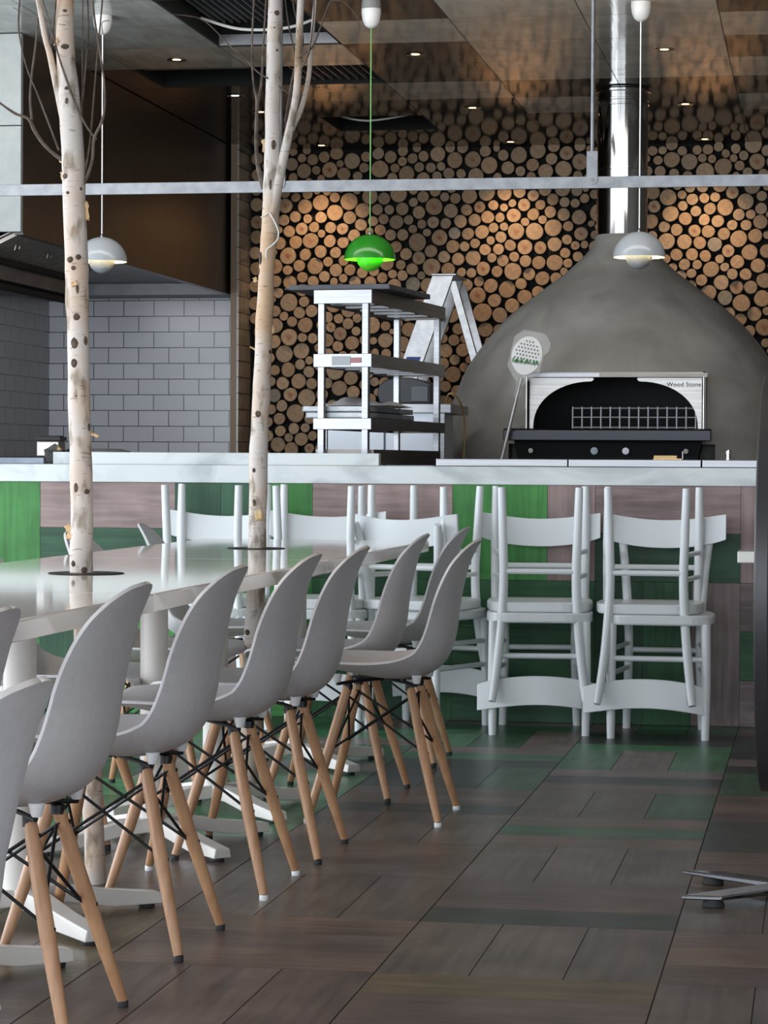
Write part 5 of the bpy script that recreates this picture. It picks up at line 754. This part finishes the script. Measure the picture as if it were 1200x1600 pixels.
W_(MB().box((vx0+.01, vy1-.05, CZ+.0), (vx1-.01, vy1-.012, CZ+.05)), 'edge_bar', M['greymetal'], t)
mb = MB()
for k in range(10): mb.box((vx0+.06+k*.035, vy0+.1, CZ+.06), (vx0+.067+k*.035, vy1-.3, CZ+.14))
W_(mb, 'louvre', M['greymetal'], t)
W_(MB().tube([(vx0+.02, vy1-.45, CZ+.06), (vx0+.2, vy1-.42, CZ+.01), (vx0+.42, vy1-.40, CZ+.015), (vx1-.02, vy1-.38, CZ+.07)], .007, 8, smoothpts=5), 'cable', M['cupwhite'], t, smooth=True)
# ------------------------------------------------------------------ utensils on the left end of the counter
t = thing('storage_canister', 'square steel canister with a black lid at the left end of the counter', 'canister', (-3.20, 10.25, .988))
MB().box((-.045, -.045, .028), (.055, .045, .098)).build('body', M['plate'], t, bevel=.008, segs=3)
MB().box((-.049, -.049, .098), (.060, .049, .114)).box((-.040, -.040, .114), (.050, .040, .119)).build('lid', M['rubber'], t, bevel=.005)
MB().box((-.05, -.05, 0), (.06, .05, .028)).build('base', M['black'], t)
for i, (x, y) in enumerate(((-3.125, 10.08), (-3.035, 10.10))):
    t = MB().lathe([(0, 0), (.022, 0), (.040, .018), (.045, .055), (.048, .058), (.030, .066), (.010, .080), (.0, .086)], 28).build('steel_lidded_bowl', M['steel'], None, smooth=True, loc=(x, y, .988 if False else .988))
    tag(t, ('shiny steel lidded bowl beside the black-lidded canister', 'shiny steel lidded bowl behind the left end of the marble upstand')[i], 'bowl')
t = MB().box((-.115, -.02, 0), (.08, .02, .026)).box((-.125, -.02, .012), (-.115, .02, .022)).build('steel_holder', tex(mat('blue_grey_steel', rough=.4, metal=.5), nscale=15, c0=(.13, .15, .18), c1=(.19, .21, .25)), None, bevel=.002, loc=(-3.215, 9.98, .988))
tag(t, 'blue-grey steel strip box lying in front of the canister on the counter', 'holder')
t = MB().lathe([(0, 0), (.10, 0), (.115, .03), (.112, .055), (.07, .066), (0, .066)], 28).build('steel_pot_lid', M['greymetal'], None, smooth=True, loc=(-3.02, 10.45, .988))
tag(t, 'low grey pot lid just showing behind the marble upstand right of the first birch', 'lid')
# ------------------------------------------------------------------ birch trees
def tree(name, label, y, trunk, forks, twigs, knots, flakes, seed):
    t = thing(name, label, 'tree', (trunk[0][0], y, 0), 0)
    rng = random.Random(seed)
    def P(p, dy=0): return Vector((p[0]-trunk[0][0], dy, p[1]))
    # densify with slight wobble
    pts = []; rad = []
    for i in range(len(trunk)-1):
        a, b_ = trunk[i], trunk[i+1]; n = max(2, int(abs(b_[1]-a[1])/.05))
        for k in range(n):
            u = k/n; pts.append(P((a[0]*(1-u)+b_[0]*u, a[1]*(1-u)+b_[1]*u))+Vector((rng.uniform(-.0015, .0015), rng.uniform(-.0015, .0015), 0))); rad.append((a[2]*(1-u)+b_[2]*u)*rng.uniform(.97, 1.05))
    pts.append(P(trunk[-1])); rad.append(trunk[-1][2])
    MB().tube(pts, rad, 24, smoothpts=2).build('trunk', M['bark'], t, smooth=True)
    for f in forks:
        MB().tube([P(q, q[3] if len(q) > 3 else 0) for q in f], [q[2] for q in f], 16, smoothpts=5).build('fork', M['bark'], t, smooth=True)
    for f in twigs:
        dy0 = f[0]; q = f[1:]; n = len(q)
        MB().tube([P(p, dy0*(i/(n-1))) for i, p in enumerate(q)], [p[2]*rng.uniform(.9, 1.1) for p in q], 8, smoothpts=5).build('twig', M['twig'], t, smooth=True)
    def trunk_at(z):
        for i in range(len(trunk)-1):
            a, b_ = trunk[i], trunk[i+1]
            if a[1] <= z <= b_[1]:
                u = (z-a[1])/(b_[1]-a[1]); return a[0]*(1-u)+b_[0]*u, a[2]*(1-u)+b_[2]*u
        return trunk[-1][0], trunk[-1][2]
    for kx, kz, rx, rz_ in knots:
        cx, r = trunk_at(kz); s = max(-.97, min(.97, kx)); ang = math.asin(s)
        # flattened ellipsoid on the bark facing outwards
        ctr_ = Vector((cx-trunk[0][0]+r*1.0*math.sin(ang), -r*1.0*math.cos(ang), kz))
        nn = Vector((math.sin(ang), -math.cos(ang), 0)); sd = Vector((math.cos(ang), math.sin(ang), 0))
        vs = []; fs = []; n = 14
        for ring_, (sc_, h) in enumerate(((1, -.002), (.75, .0020), (.35, .0030))):
            for k in range(n):
                a = 2*PI*k/n; vs.append(ctr_+sd*(rx*sc_*math.cos(a)*rng.uniform(.9, 1.1))+Vector((0, 0, 1))*(rz_*sc_*math.sin(a)*rng.uniform(.9, 1.1))+nn*h)
        for r0 in range(2):
            for k in range(n): fs.append((r0*n+k, r0*n+(k+1) % n, (r0+1)*n+(k+1) % n, (r0+1)*n+k))
        fs.append(tuple(2*n+k for k in range(n)))
        MB().add(vs, fs).build('knot', M['knot'], t, smooth=True)
    for fx, fz, w, h, ang_ in flakes:
        cx, r = trunk_at(fz); c0 = Vector((cx-trunk[0][0]+fx*r, -r*math.sqrt(max(0, 1-min(1, fx*fx)))-.002, fz)); vs = []
        for j in range(6):
            for i in range(4):
                u = (i/3-.5)*w; v = (j/5-.5)*h; c_ = math.cos(ang_); s_ = math.sin(ang_)
                u *= rng.uniform(.45, 1.0); vs.append(c0+Vector((u*c_-v*s_+(.003*rng.random()), -.004*math.sin(j)*(i/3)-abs(u)*.4, u*s_+v*c_*(.8+.2*rng.random()))))
        o = MB().add(vs, [(j*4+i, j*4+i+1, (j+1)*4+i+1, (j+1)*4+i) for j in range(5) for i in range(3)]).build('bark_flake', M['barkflake'], t, smooth=True)
        so = o.modifiers.new('thick', 'SOLIDIFY'); so.thickness = .0012
    return t
T1 = [(-1.684, 0.0, .024), (-1.690, .12, .024), (-1.705, .45, .026), (-1.722, .734, .0265), (-1.723, .85, .0262), (-1.726, 1.031, .0262), (-1.731, 1.2, .0255), (-1.733, 1.334, .0262), (-1.736, 1.42, .0275), (-1.738, 1.485, .0275), (-1.743, 1.6, .0262), (-1.747, 1.70, .0265), (-1.751, 1.79, .0255), (-1.757, 1.87, .0245), (-1.764, 1.94, .022), (-1.769, 2.09, .020), (-1.775, 2.4, .017), (-1.78, 2.97, .011)]
def px(x, y, Y):     # photo reference point -> (X, Z) on the vertical plane through the tree
    cx, cz, cf_ = (x-600)/3950, (800-y)/3950, 1.0
    r = (Rm @ Vector((cx, cz, -cf_)))
    k = Y/r.y; return (r.x*k, 1+r.z*k)
def path(Y, L_): return [(*px(a, b, Y), r) for a, b, r in L_]
y1_ = 5.77
fork1 = [[(*px(108, 215, y1_), .014), (*px(98, 170, y1_), .012), (*px(88, 130, y1_), .009), (*px(78, 85, y1_), .0075), (*px(70, 55, y1_), .007), (*px(60, 0, y1_), .0065), (*px(40, -110, y1_), .005)]]
tw1 = [
 [-.05]+path(y1_, [(106, 256, .005), (88, 243, .0045), (70, 225, .004), (58, 205, .0045), (50, 188, .0038), (30, 180, .003), (0, 158, .0022), (-30, 130, .0018)]),
 [.03]+path(y1_, [(50, 188, .0035), (46, 150, .0032), (48, 110, .003), (53, 60, .003), (56, 0, .0028), (58, -60, .002)]),
 [-.04]+path(y1_, [(92, 235, .0025), (80, 200, .0022), (62, 150, .002), (45, 105, .002), (35, 50, .0022), (38, 0, .0022), (44, -50, .0018)]),
 [-.06]+path(y1_, [(126, 295, .0055), (138, 275, .0045), (147, 250, .004), (151, 218, .004), (163, 195, .0035), (170, 170, .003), (170, 130, .0028), (163, 75, .0025), (157, 30, .0025), (152, -40, .002)]),
 [-.06]+path(y1_, [(151, 218, .003), (137, 198, .0026), (120, 160, .0024), (102, 105, .0024), (88, 50, .0022), (75, 0, .002), (66, -40, .0018)]),
 [.04]+path(y1_, [(131, 275, .003), (138, 230, .0026), (142, 170, .0024), (147, 90, .0022), (152, 20, .002), (155, -40, .002)]),
 [.05]+path(y1_, [(122, 200, .003), (127, 150, .0026), (130, 90, .0025), (131, 40, .0024), (127, -20, .002)]),
 [.05]+path(y1_, [(128, 260, .002), (126, 190, .0018), (124, 100, .0017), (122, 20, .0016), (121, -20, .0015)]),
 [-.03]+path(y1_, [(80, 68, .004), (84, 50, .003), (90, 20, .0028), (94, -20, .0025)]),
 [.1]+path(y1_, [(60, 26, .0016), (40, 22, .0012), (0, 0, .001)]),
 [.1]+path(y1_, [(170, 32, .0012), (150, 30, .001), (142, 42, .001)])]
kn1 = [(-.1, px(124, 537, y1_)[1], .009, .014), (-.15, px(123, 568, y1_)[1], .0085, .012), (.15, px(123, 496, y1_)[1], .008, .009), (.85, px(140, 533, y1_)[1], .006, .012), (-.3, px(113, 407, y1_)[1], .008, .008), (.45, px(124, 403, y1_)[1], .007, .007), (.0, px(116, 420, y1_)[1], .006, .006), (.3, px(125, 452, y1_)[1], .004, .014),
       (-.5, px(105, 277, y1_)[1], .009, .008), (-.25, px(110, 303, y1_)[1], .006, .005), (.8, px(128, 296, y1_)[1], .006, .007), (.95, px(138, 668, y1_)[1], .004, .010), (.75, px(139, 768, y1_)[1], .008, .007), (-.2, px(126, 762, y1_)[1], .006, .012), (.5, px(136, 890, y1_)[1], .008, .008), (-.5, px(120, 880, y1_)[1], .007, .009), (.3, px(100, 19, y1_)[1], .006, .004), (.2, px(107, 75, y1_)[1], .010, .008), (.1, px(112, 140, y1_)[1], .006, .005), (0, px(108, 160, y1_)[1], .005, .009), (.0, px(127, 619, y1_)[1], .004, .002)]
fk1 = [(-1.1, px(114, 828, y1_)[1], .018, .03, .6), (-.9, px(116, 838, y1_)[1], .022, .02, 1.2), (1.15, px(135, 330, y1_)[1], .010, .050, .05), (-1.1, px(88, 250, y1_)[1], .012, .016, .3), (1.3, px(147, 680, y1_)[1], .010, .024, 1.0), (.0, px(112, 445, y1_)[1], .020, .014, .3), (-.7, px(96, 65, y1_)[1], .010, .030, -.4), (-1.05, px(98, 275, y1_)[1], .010, .022, .1)]
tree('birch_tree', 'bare birch growing through the table at the left, before the brown hood', y1_, T1, fork1, tw1, kn1, fk1, 1)
y2_ = 7.58
T2 = [(-1.729, 0.0, .030), (-1.722, .2, .029), (-1.715, .453, .0285), (-1.704, .735, .027), (-1.703, .85, .027), (-1.701, 1.044, .0275), (-1.694, 1.20, .027), (-1.690, 1.28, .026), (-1.685, 1.436, .026), (-1.679, 1.56, .024), (-1.675, 1.64, .0245), (-1.668, 1.72, .027), (-1.664, 1.80, .027), (-1.660, 1.88, .0262), (-1.661, 1.95, .025), (-1.662, 2.12, .0225), (-1.659, 2.25, .022), (-1.656, 2.412, .021), (-1.65, 2.97, .016)]
fork2 = [[(*px(424, 345, y2_), .016, -.01), (*px(433, 300, y2_), .017, -.012), (*px(441, 262, y2_), .015, -.012), (*px(451, 215, y2_), .0135, -.01), (*px(457, 185, y2_), .0115, -.01), (*px(465, 140, y2_), .0115, -.01), (*px(467, 70, y2_), .0115, 0), (*px(470, 0, y2_), .011, 0), (*px(474, -120, y2_), .009, .02)],
         [(*px(452, 210, y2_), .009, 0), (*px(468, 170, y2_), .008, .02), (*px(479, 120, y2_), .0075, .03), (*px(483, 60, y2_), .006, .04), (*px(487, 0, y2_), .0055, .05), (*px(492, -100, y2_), .004, .06)]]
tw2 = [
 [-.03]+path(y2_, [(412, 295, .008), (404, 262, .0075), (401, 220, .0065), (403, 160, .006), (399, 140, .0035), (396, 100, .0032), (397, 50, .003), (400, 0, .003), (403, -60, .002)]),
 [.02]+path(y2_, [(403, 160, .005), (408, 128, .0045), (411, 60, .003), (414, 0, .0025), (415, -40, .002)]),
 [-.10]+path(y2_, [(452, 148, .0028), (430, 130, .0026), (405, 114, .0026), (385, 92, .0024), (362, 73, .0024), (348, 57, .002), (325, 37, .0018), (300, 32, .0014), (283, 32, .001)]),
 [.03]+path(y2_, [(424, 330, .008), (434, 280, .007), (443, 220, .006), (450, 175, .0055), (456, 140, .005), (462, 110, .004), (458, 80, .003), (447, 30, .0025), (440, -30, .002)]),
 [-.06]+path(y2_, [(445, 190, .003), (460, 110, .003), (475, 85, .003), (490, 75, .003), (503, 45, .0026), (516, 12, .0022), (524, 4, .0018), (540, 7, .0014), (556, 22, .0012), (566, 40, .0012), (565, 62, .001)]),
 [-.05]+path(y2_, [(455, 125, .003), (470, 110, .003), (484, 85, .003), (492, 40, .0024), (495, 0, .002), (497, -30, .0018)]),
 [.05]+path(y2_, [(464, 100, .003), (472, 60, .0026), (458, 20, .0024), (450, -20, .002)])]
kn2 = [(-.05, px(403, 647, y2_)[1], .009, .011), (.9, px(421, 550, y2_)[1], .006, .008), (-.3, px(398, 735, y2_)[1], .006, .008), (-.2, px(396, 785, y2_)[1], .006, .013), (-.5, px(384, 987, y2_)[1], .010, .011), (.5, px(433, 22, y2_)[1], .010, .010), (.2, px(424, 45, y2_)[1], .004, .003), (.6, px(432, 80, y2_)[1], .005, .005), (-.8, px(410, 405, y2_)[1], .007, .022), (-.9, px(408, 425, y2_)[1], .005, .012), (.3, px(430, 228, y2_)[1], .008, .018), (.0, px(425, 290, y2_)[1], .005, .022)]
fk2 = [(-1.05, px(409, 228, y2_)[1], .022, .045, .1), (.3, px(402, 805, y2_)[1], .028, .034, .2), (-1.5, px(402, 437, y2_)[1], .016, .018, .4), (-1.2, px(397, 545, y2_)[1], .006, .028, 1.0), (1.0, px(422, 515, y2_)[1], .012, .03, .1)]
tt = tree('birch_tree', 'bare forked birch growing through the table in front of the log wall', y2_, T2, fork2, tw2, kn2, fk2, 2)
sp = path(y2_, [(411, 341, 0), (417, 338, 0), (424, 334, 0), (431, 345, 0), (438, 362, 0), (437, 375, 0), (428, 385, 0), (420, 392, 0), (419, 404, 0)])
MB().tube([(a-T2[0][0], -.030, b_) for a, b_, c_ in sp], .0022, 8, smoothpts=4).build('tied_string', M['string'], tt, smooth=True)
# ------------------------------------------------------------------ communal tables
def table(yc, label, tree_hole):
    t = thing('communal_table', label, 'table', (-1.708, yc, 0), 0, None)
    x0, x1 = -.392, .392; h = .898
    MB().box((x0, -h, .698), (x1, h, .735)).build('tabletop', M['tabletop'], t, bevel=.004, segs=3)
    if tree_hole:
        MB().lathe([(0, .7351), (.088, .7352), (.090, .7368), (.086, .7372), (.030, .7372), (.0, .7372)], 48).build('dark_hole_disc', M['black'], t, smooth=True, loc=(0, tree_hole, 0))  # black disc standing in for the dark open hole around the trunk
    for s_ in (-1, 1):
        y = s_*.56
        p = MB().lathe([(.036, .05), (.036, .66), (.075, .68), (.075, .697)], 32).build('pedestal', M['cream_metal'], t, smooth=True, loc=(0, y, 0))
        for k in range(4):
            a = PI/4+k*PI/2; L_ = .345
            prof_ = [(0, .075), (.10, .072), (.22, .050), (L_, .034)]
            vs = []; w0, w1 = .032, .026
            for d_, z in prof_:
                w = w0+(w1-w0)*d_/L_
                zb = max(.010, z-.036)
                vs += [(d_, -w, zb), (d_, w, zb), (d_, w*.8, z), (d_, -w*.8, z)]
            fs = [(0, 1, 2, 3), (15, 14, 13, 12)]
            for i in range(3):
                for j in range(4): fs.append((i*4+j, i*4+(j+1) % 4, (i+1)*4+(j+1) % 4, (i+1)*4+j))
            o = MB().add(vs, fs).build('foot_arm', M['cream_metal'], p, bevel=.003)
            o.rotation_euler.z = a
            q = MB().lathe([(.017, 0), (.019, .002), (.019, .010), (.015, .012)], 16).build('rubber_pad', M['rubber'], o, smooth=True, loc=(L_-.028, 0, 0))
    return t
table(7.62, 'far section of the long pale polished table, pierced by the right-hand birch', -.04)
table(5.82, 'middle section of the long pale polished communal table with the first birch through it', -.06)
table(4.02, 'nearest section of the long pale polished communal table at the left edge of the photo', 0)
# ------------------------------------------------------------------ shell chairs
def shell_chair(cap, label):
    t = thing('shell_chair', label, 'chair')
    prof_ = [(-.250, .418), (-.245, .434), (-.225, .440), (-.17, .434), (-.10, .420), (-.02, .405), (.05, .400), (.11, .408), (.155, .432), (.182, .475), (.196, .53), (.202, .59), (.211, .65), (.226, .71), (.243, .750), (.260, .778), (.271, .790)]
    wid = [.165, .185, .198, .212, .222, .228, .229, .228, .225, .221, .216, .209, .199, .182, .158, .118, .055]
    hgt = [.0, .006, .010, .020, .034, .048, .058, .064, .064, .058, .050, .040, .030, .020, .011, .004, .0]
    P = crv([(a, b_) for a, b_ in prof_], 4)
    WW = crv([(a, b_) for a, b_ in zip(wid, hgt)], 4)
    # rounded outline at the top of the back
    for i, (y_, z_) in enumerate(P):
        if z_ > .60:
            q_ = (z_-.60)/(.7895-.60); WW[i] = (.208*math.sqrt(max(0, 1-min(1, q_)**2.3))*(1-.03*q_)+.004, WW[i][1])
    def interp(L_, i): return WW[i][0 if L_ is wid else 1]
    nv = 24; vs = []
    for i, (y, z) in enumerate(P):
        a = P[max(i-1, 0)]; b_ = P[min(i+1, len(P)-1)]; ty, tz = b_[0]-a[0], b_[1]-a[1]; l = math.hypot(ty, tz); ny, nz = -tz/l, ty/l
        w = interp(wid, i); h = interp(hgt, i)
        for j in range(nv+1):
            v = j/nv*2-1; sv = math.sin(v*PI/2)
            q = abs(sv)**2.4
            vs.append((w*sv, y+ny*h*q, z+nz*h*q))
    fs = [(i*(nv+1)+j, i*(nv+1)+j+1, (i+1)*(nv+1)+j+1, (i+1)*(nv+1)+j) for i in range(len(P)-1) for j in range(nv)]
    o = MB().add(vs, fs).build('shell', M['shell'], t, smooth=True)
    so = o.modifiers.new('thick', 'SOLIDIFY'); so.thickness = .007; so.offset = -1; so.use_rim = True
    bv = o.modifiers.new('round', 'BEVEL'); bv.width = .002; bv.segments = 2; bv.limit_method = 'ANGLE'; bv.angle_limit = R(50)
    for sx in (-1, 1):
        for sy in (-1, 1):
            foot = Vector((sx*.178, sy*.183, .0)); top = Vector((sx*.082, sy*.088-.0, .378))
            d_ = foot-top
            MB().tube([top, top+d_*.12, top+d_*.5, foot+Vector((0, 0, .012))-d_*.0], [.0115, .0135, .0145, .0098], 16, smoothpts=3).build('leg', M['ashwood'], t, smooth=True)
            MB().lathe([(.0095, 0), (.0102, .002), (.0102, .012), (.0095, .013)], 14).build('foot_cap', cap, t, smooth=True, loc=foot)
            MB().lathe([(.008, .388), (.010, .391), (.015, .412)], 16).build('shock_mount', M['clearcap'], t, smooth=True, loc=(sx*.118, sy*.112, 0))
    fr_ = MB(); r_ = .0034
    for sx in (-1, 1):
        for sy in (-1, 1):
            top = Vector((sx*.082, sy*.088, .378)); foot = Vector((sx*.178, sy*.183, 0)); hi = top+(foot-top)*.07; lo = top+(foot-top)*.48
            fr_.tube([top+Vector((0,0,-.012)), top+Vector((0, 0, .004))], .0135, 12)
            fr_.tube([Vector((sx*.125, sy*.112, .384)), Vector((sx*.075, sy*.070, .388)), Vector((0, 0, .392))], .0048, 8)
            for ex, ey in ((-sx, sy), (sx, -sy)):
                to = Vector((ex*.082, ey*.088, .378)); fo = Vector((ex*.178, ey*.183, 0)); h2 = to+(fo-to)*.07
                inn = Vector((0, -sy*.010, 0)) if ey == sy else Vector((-sx*.010, 0, 0))
                fr_.tube([lo+inn, h2+inn], r_, 8)
            fr_.tube([lo+Vector((0, sy*.0155, 0)), lo], .0035, 10)
            fr_.tube([hi+Vector((0, sy*.0155, 0)), hi], .004, 10)
    fr_.build('wire_brace', M['black'], t, smooth=True)
    return t
RZ = -PI/2
chA = shell_chair(M['rubber'], 'x'); chB = shell_chair(M['clearcap'], 'x')
spots = [(0, -1.430, 3.52, -90, 'white shell chair cut off by the left edge, only its curved back tip showing'),
 (0, -1.020, 2.36, -90, 'nearest white shell chair, low at the left edge with only its back showing'),
 (0, -1.436, 4.29, -90, 'large white shell chair at the lower left with tan dowel legs at the very bottom'),
 (0, -1.440, 5.07, -90, 'white shell chair third along the right side of the table, black-capped legs'),
 (1, -1.428, 5.80, -90, 'white shell chair fourth along the table, white-capped wooden legs'),
 (0, -1.408, 6.33, -90, 'white shell chair fifth along the table, standing close to its neighbour'),
 (0, -1.430, 7.48, -90, 'white shell chair tucked in near the far end, just left of the pulled-out one'),
 (0, -1.430, 8.38, -90, 'farthest white shell chair on the near side, half hidden at the table end'),
 (1, -1.212, 7.03, -90, 'white shell chair pulled out of the row, its whole side view visible at the right'),
 (0, -1.985, 7.42, 90, 'white shell chair on the far side of the table behind the first birch'),
 (0, -2.03, 8.42, 97, 'white shell chair on the far side of the table beside the leftmost stacked chairs'),
 (0, -1.985, 6.45, 90, 'white shell chair on the far side, glimpsed under the tabletop at the left')]
used = set()
for k, x, y, rz_, lab in spots:
    src = (chA, chB)[k]
    o = src if k not in used else copy_tree(src)
    used.add(k); o.location = (x, y, 0); o.rotation_euler = (0, 0, R(rz_)); o['label'] = lab; o['category'] = 'chair'; o['group'] = 'white shell chairs around the communal table'
# ------------------------------------------------------------------ stacked cafe chairs
def cafe_chair():
    t = thing('cafe_chair', 'x', 'chair')
    m = M['white_paint']
    for s_ in (-1, 1):
        MB().tube([(s_*.171, -.185, .0), (s_*.171, -.184, .006), (s_*.172, -.180, .2), (s_*.170, -.172, .42)], [.0125, .0145, .0175, .0175], 18, smoothpts=3).build('leg', m, t, smooth=True)
        MB().tube([(s_*.142, .185, .0), (s_*.142, .184, .006), (s_*.136, .172, .2), (s_*.133, .166, .32), (s_*.138, .168, .45), (s_*.150, .188, .60), (s_*.166, .222, .735), (s_*.172, .236, .775)], [.0125, .0145, .0165, .0165, .0175, .0165, .0155, .013], 18, smoothpts=4).build('rear_post', m, t, smooth=True)
    pts = []
    def sup(w, d0, d1):
        out = []
        n = 40
        for i in range(n):
            a = 2*PI*i/n; ca, sa = math.cos(a), math.sin(a)
            x = abs(ca)**.42*(1 if ca > 0 else -1)*w; y = abs(sa)**.42*(1 if sa > 0 else -1)
            y = d0*y if y > 0 else d1*y
            x *= 1-.10*max(0, y/d0)
            out.append((x, y-.01))
        return out
    MB().prism(sup(.198, .192, .192), .414, .4515, 'Z').build('seat', m, t, bevel=.008, segs=3)
    MB().tube([(-.17, -.181, .292), (.17, -.181, .292)], .0105, 14).build('rail', m, t, smooth=True)
    MB().tube([(-.132, .170, .300), (.132, .170, .300)], .0105, 14).build('rail', m, t, smooth=True)
    for s_ in (-1, 1):
        for z in (.235, .325):
            MB().tube([(s_*.171, -.178, z), (s_*.135, .170, z)], .0095, 12).build('rail', m, t, smooth=True)
    # curved back rest
    n = 22; vs = []; fs = []
    for i in range(n+1):
        u = i/n*2-1; x = u*.228; yo = .205-.030*u*u*1.0; zc = .030*u*u-.006; h = .053
        for (dy, dz) in ((-.006, -h), (.006, -h), (.010+.006, h), (.010-.006, h)):
            vs.append((x, yo+dy+.0, .742+zc+dz*(1-.10*abs(u)**6)))
    for i in range(n):
        for j in range(4): fs.append((i*4+j, i*4+(j+1) % 4, (i+1)*4+(j+1) % 4, (i+1)*4+j))
    fs += [(0, 1, 2, 3), (n*4+3, n*4+2, n*4+1, n*4)]
    MB().add(vs, fs).build('backrest', m, t, smooth=True, bevel=.003)
    return t
cc = cafe_chair(); first = True
stacks = [(-2.292, 9.43, 0, 0, 'leftmost stack'), (-1.872, 9.43, 3, 1, 'stack second from the left'), (-1.475, 9.45, 162, 2, 'middle, turned stack'), (-1.035, 9.44, 6, 3, 'second stack from the right'), (-.577, 9.40, 0, 4, 'rightmost stack')]
for x, y, rz_, i, nm in stacks:
    o = cc if first else copy_tree(cc); first = False
    o.location = (x, y, 0); o.rotation_euler = (0, 0, R(rz_)); o['label'] = 'upright white wooden cafe chair, bottom of the '+nm
    o['group'] = 'white wooden cafe chairs stacked along the counter'
    # the second chair lies upside down on it: feet up, back towards the room
    p = copy_tree(cc)
    p.location = (x+(-.045 if i == 4 else 0), y-.005, .9035); p.rotation_euler = (R(180), 0, R(rz_ + (0 if i != 2 else 0)))
    p['label'] = 'upside-down white wooden cafe chair, legs up, on the '+nm
    p['group'] = 'white wooden cafe chairs stacked along the counter'
# ------------------------------------------------------------------ right edge: side table and folded table
t = thing('side_table', 'white-edged small table whose corner shows at the right edge before the counter', 'table', (.10, 8.15, 0))
MB().box((-.35, -.35, .70), (.35, .35, .735)).build('tabletop', M['whitelacq'], t, bevel=.003)
MB().box((-.347, -.347, .7352), (.347, .347, .737)).build('dark_surface', mat('dark_glossy_top', (.05, .055, .05), .1), t)
MB().lathe([(.035, .02), (.035, .69), (.1, .70)], 24).build('pedestal', M['chrome'], t, smooth=True)
MB().lathe([(.22, 0), (.22, .012), (.05, .022)], 32).build('base', M['chrome'], t, smooth=True)
t = thing('flip_top_table', 'dark round flip-top table folded upright on a flat chrome cross base at the right edge', 'table', (-.073, 5.91, 0))
o = MB().tube([(-.016, 0, 0), (.016, 0, 0)], .478, 96).build('tabletop', M['darkwoodtable'], t, smooth=True, loc=(-.040, -.02, .728), bevel=.004)
o.rotation_euler.z = R(-1.2)
MB().box((.0, -.06, .60), (.10, .06, .78)).build('hinge_block', M['black'], t, bevel=.004)
MB().tube([(.02, 0, .03), (.02, 0, .62)], .026, 24).build('pole', M['chrome'], t, smooth=True)
for k, (ex, ey) in enumerate(((-.185, -.19), (-.20, .17), (.06, -.22), (.24, .17))):
    c0 = Vector((.02, 0, .03)); e = Vector((ex, ey, .022))
    vs = []; wx = .046
    for p_, z0, z1 in ((c0, .018, .034), (e, .018, .028)):
        vs += [(p_.x-wx, p_.y, z0), (p_.x+wx, p_.y, z0), (p_.x+wx, p_.y, z1), (p_.x-wx, p_.y, z1)]
    a = MB().add(vs, [(0, 1, 2, 3), (7, 6, 5, 4), (0, 4, 5, 1), (1, 5, 6, 2), (2, 6, 7, 3), (3, 7, 4, 0)]).build('foot_arm', mat('satin_chrome', (.30, .31, .33), .12, 1.0), t, bevel=.003)
    MB().lathe([(.024, 0), (.026, .003), (.022, .018)], 20).build('rubber_pad', M['rubber'], a, smooth=True, loc=(ex*.86, ey*.86, 0))
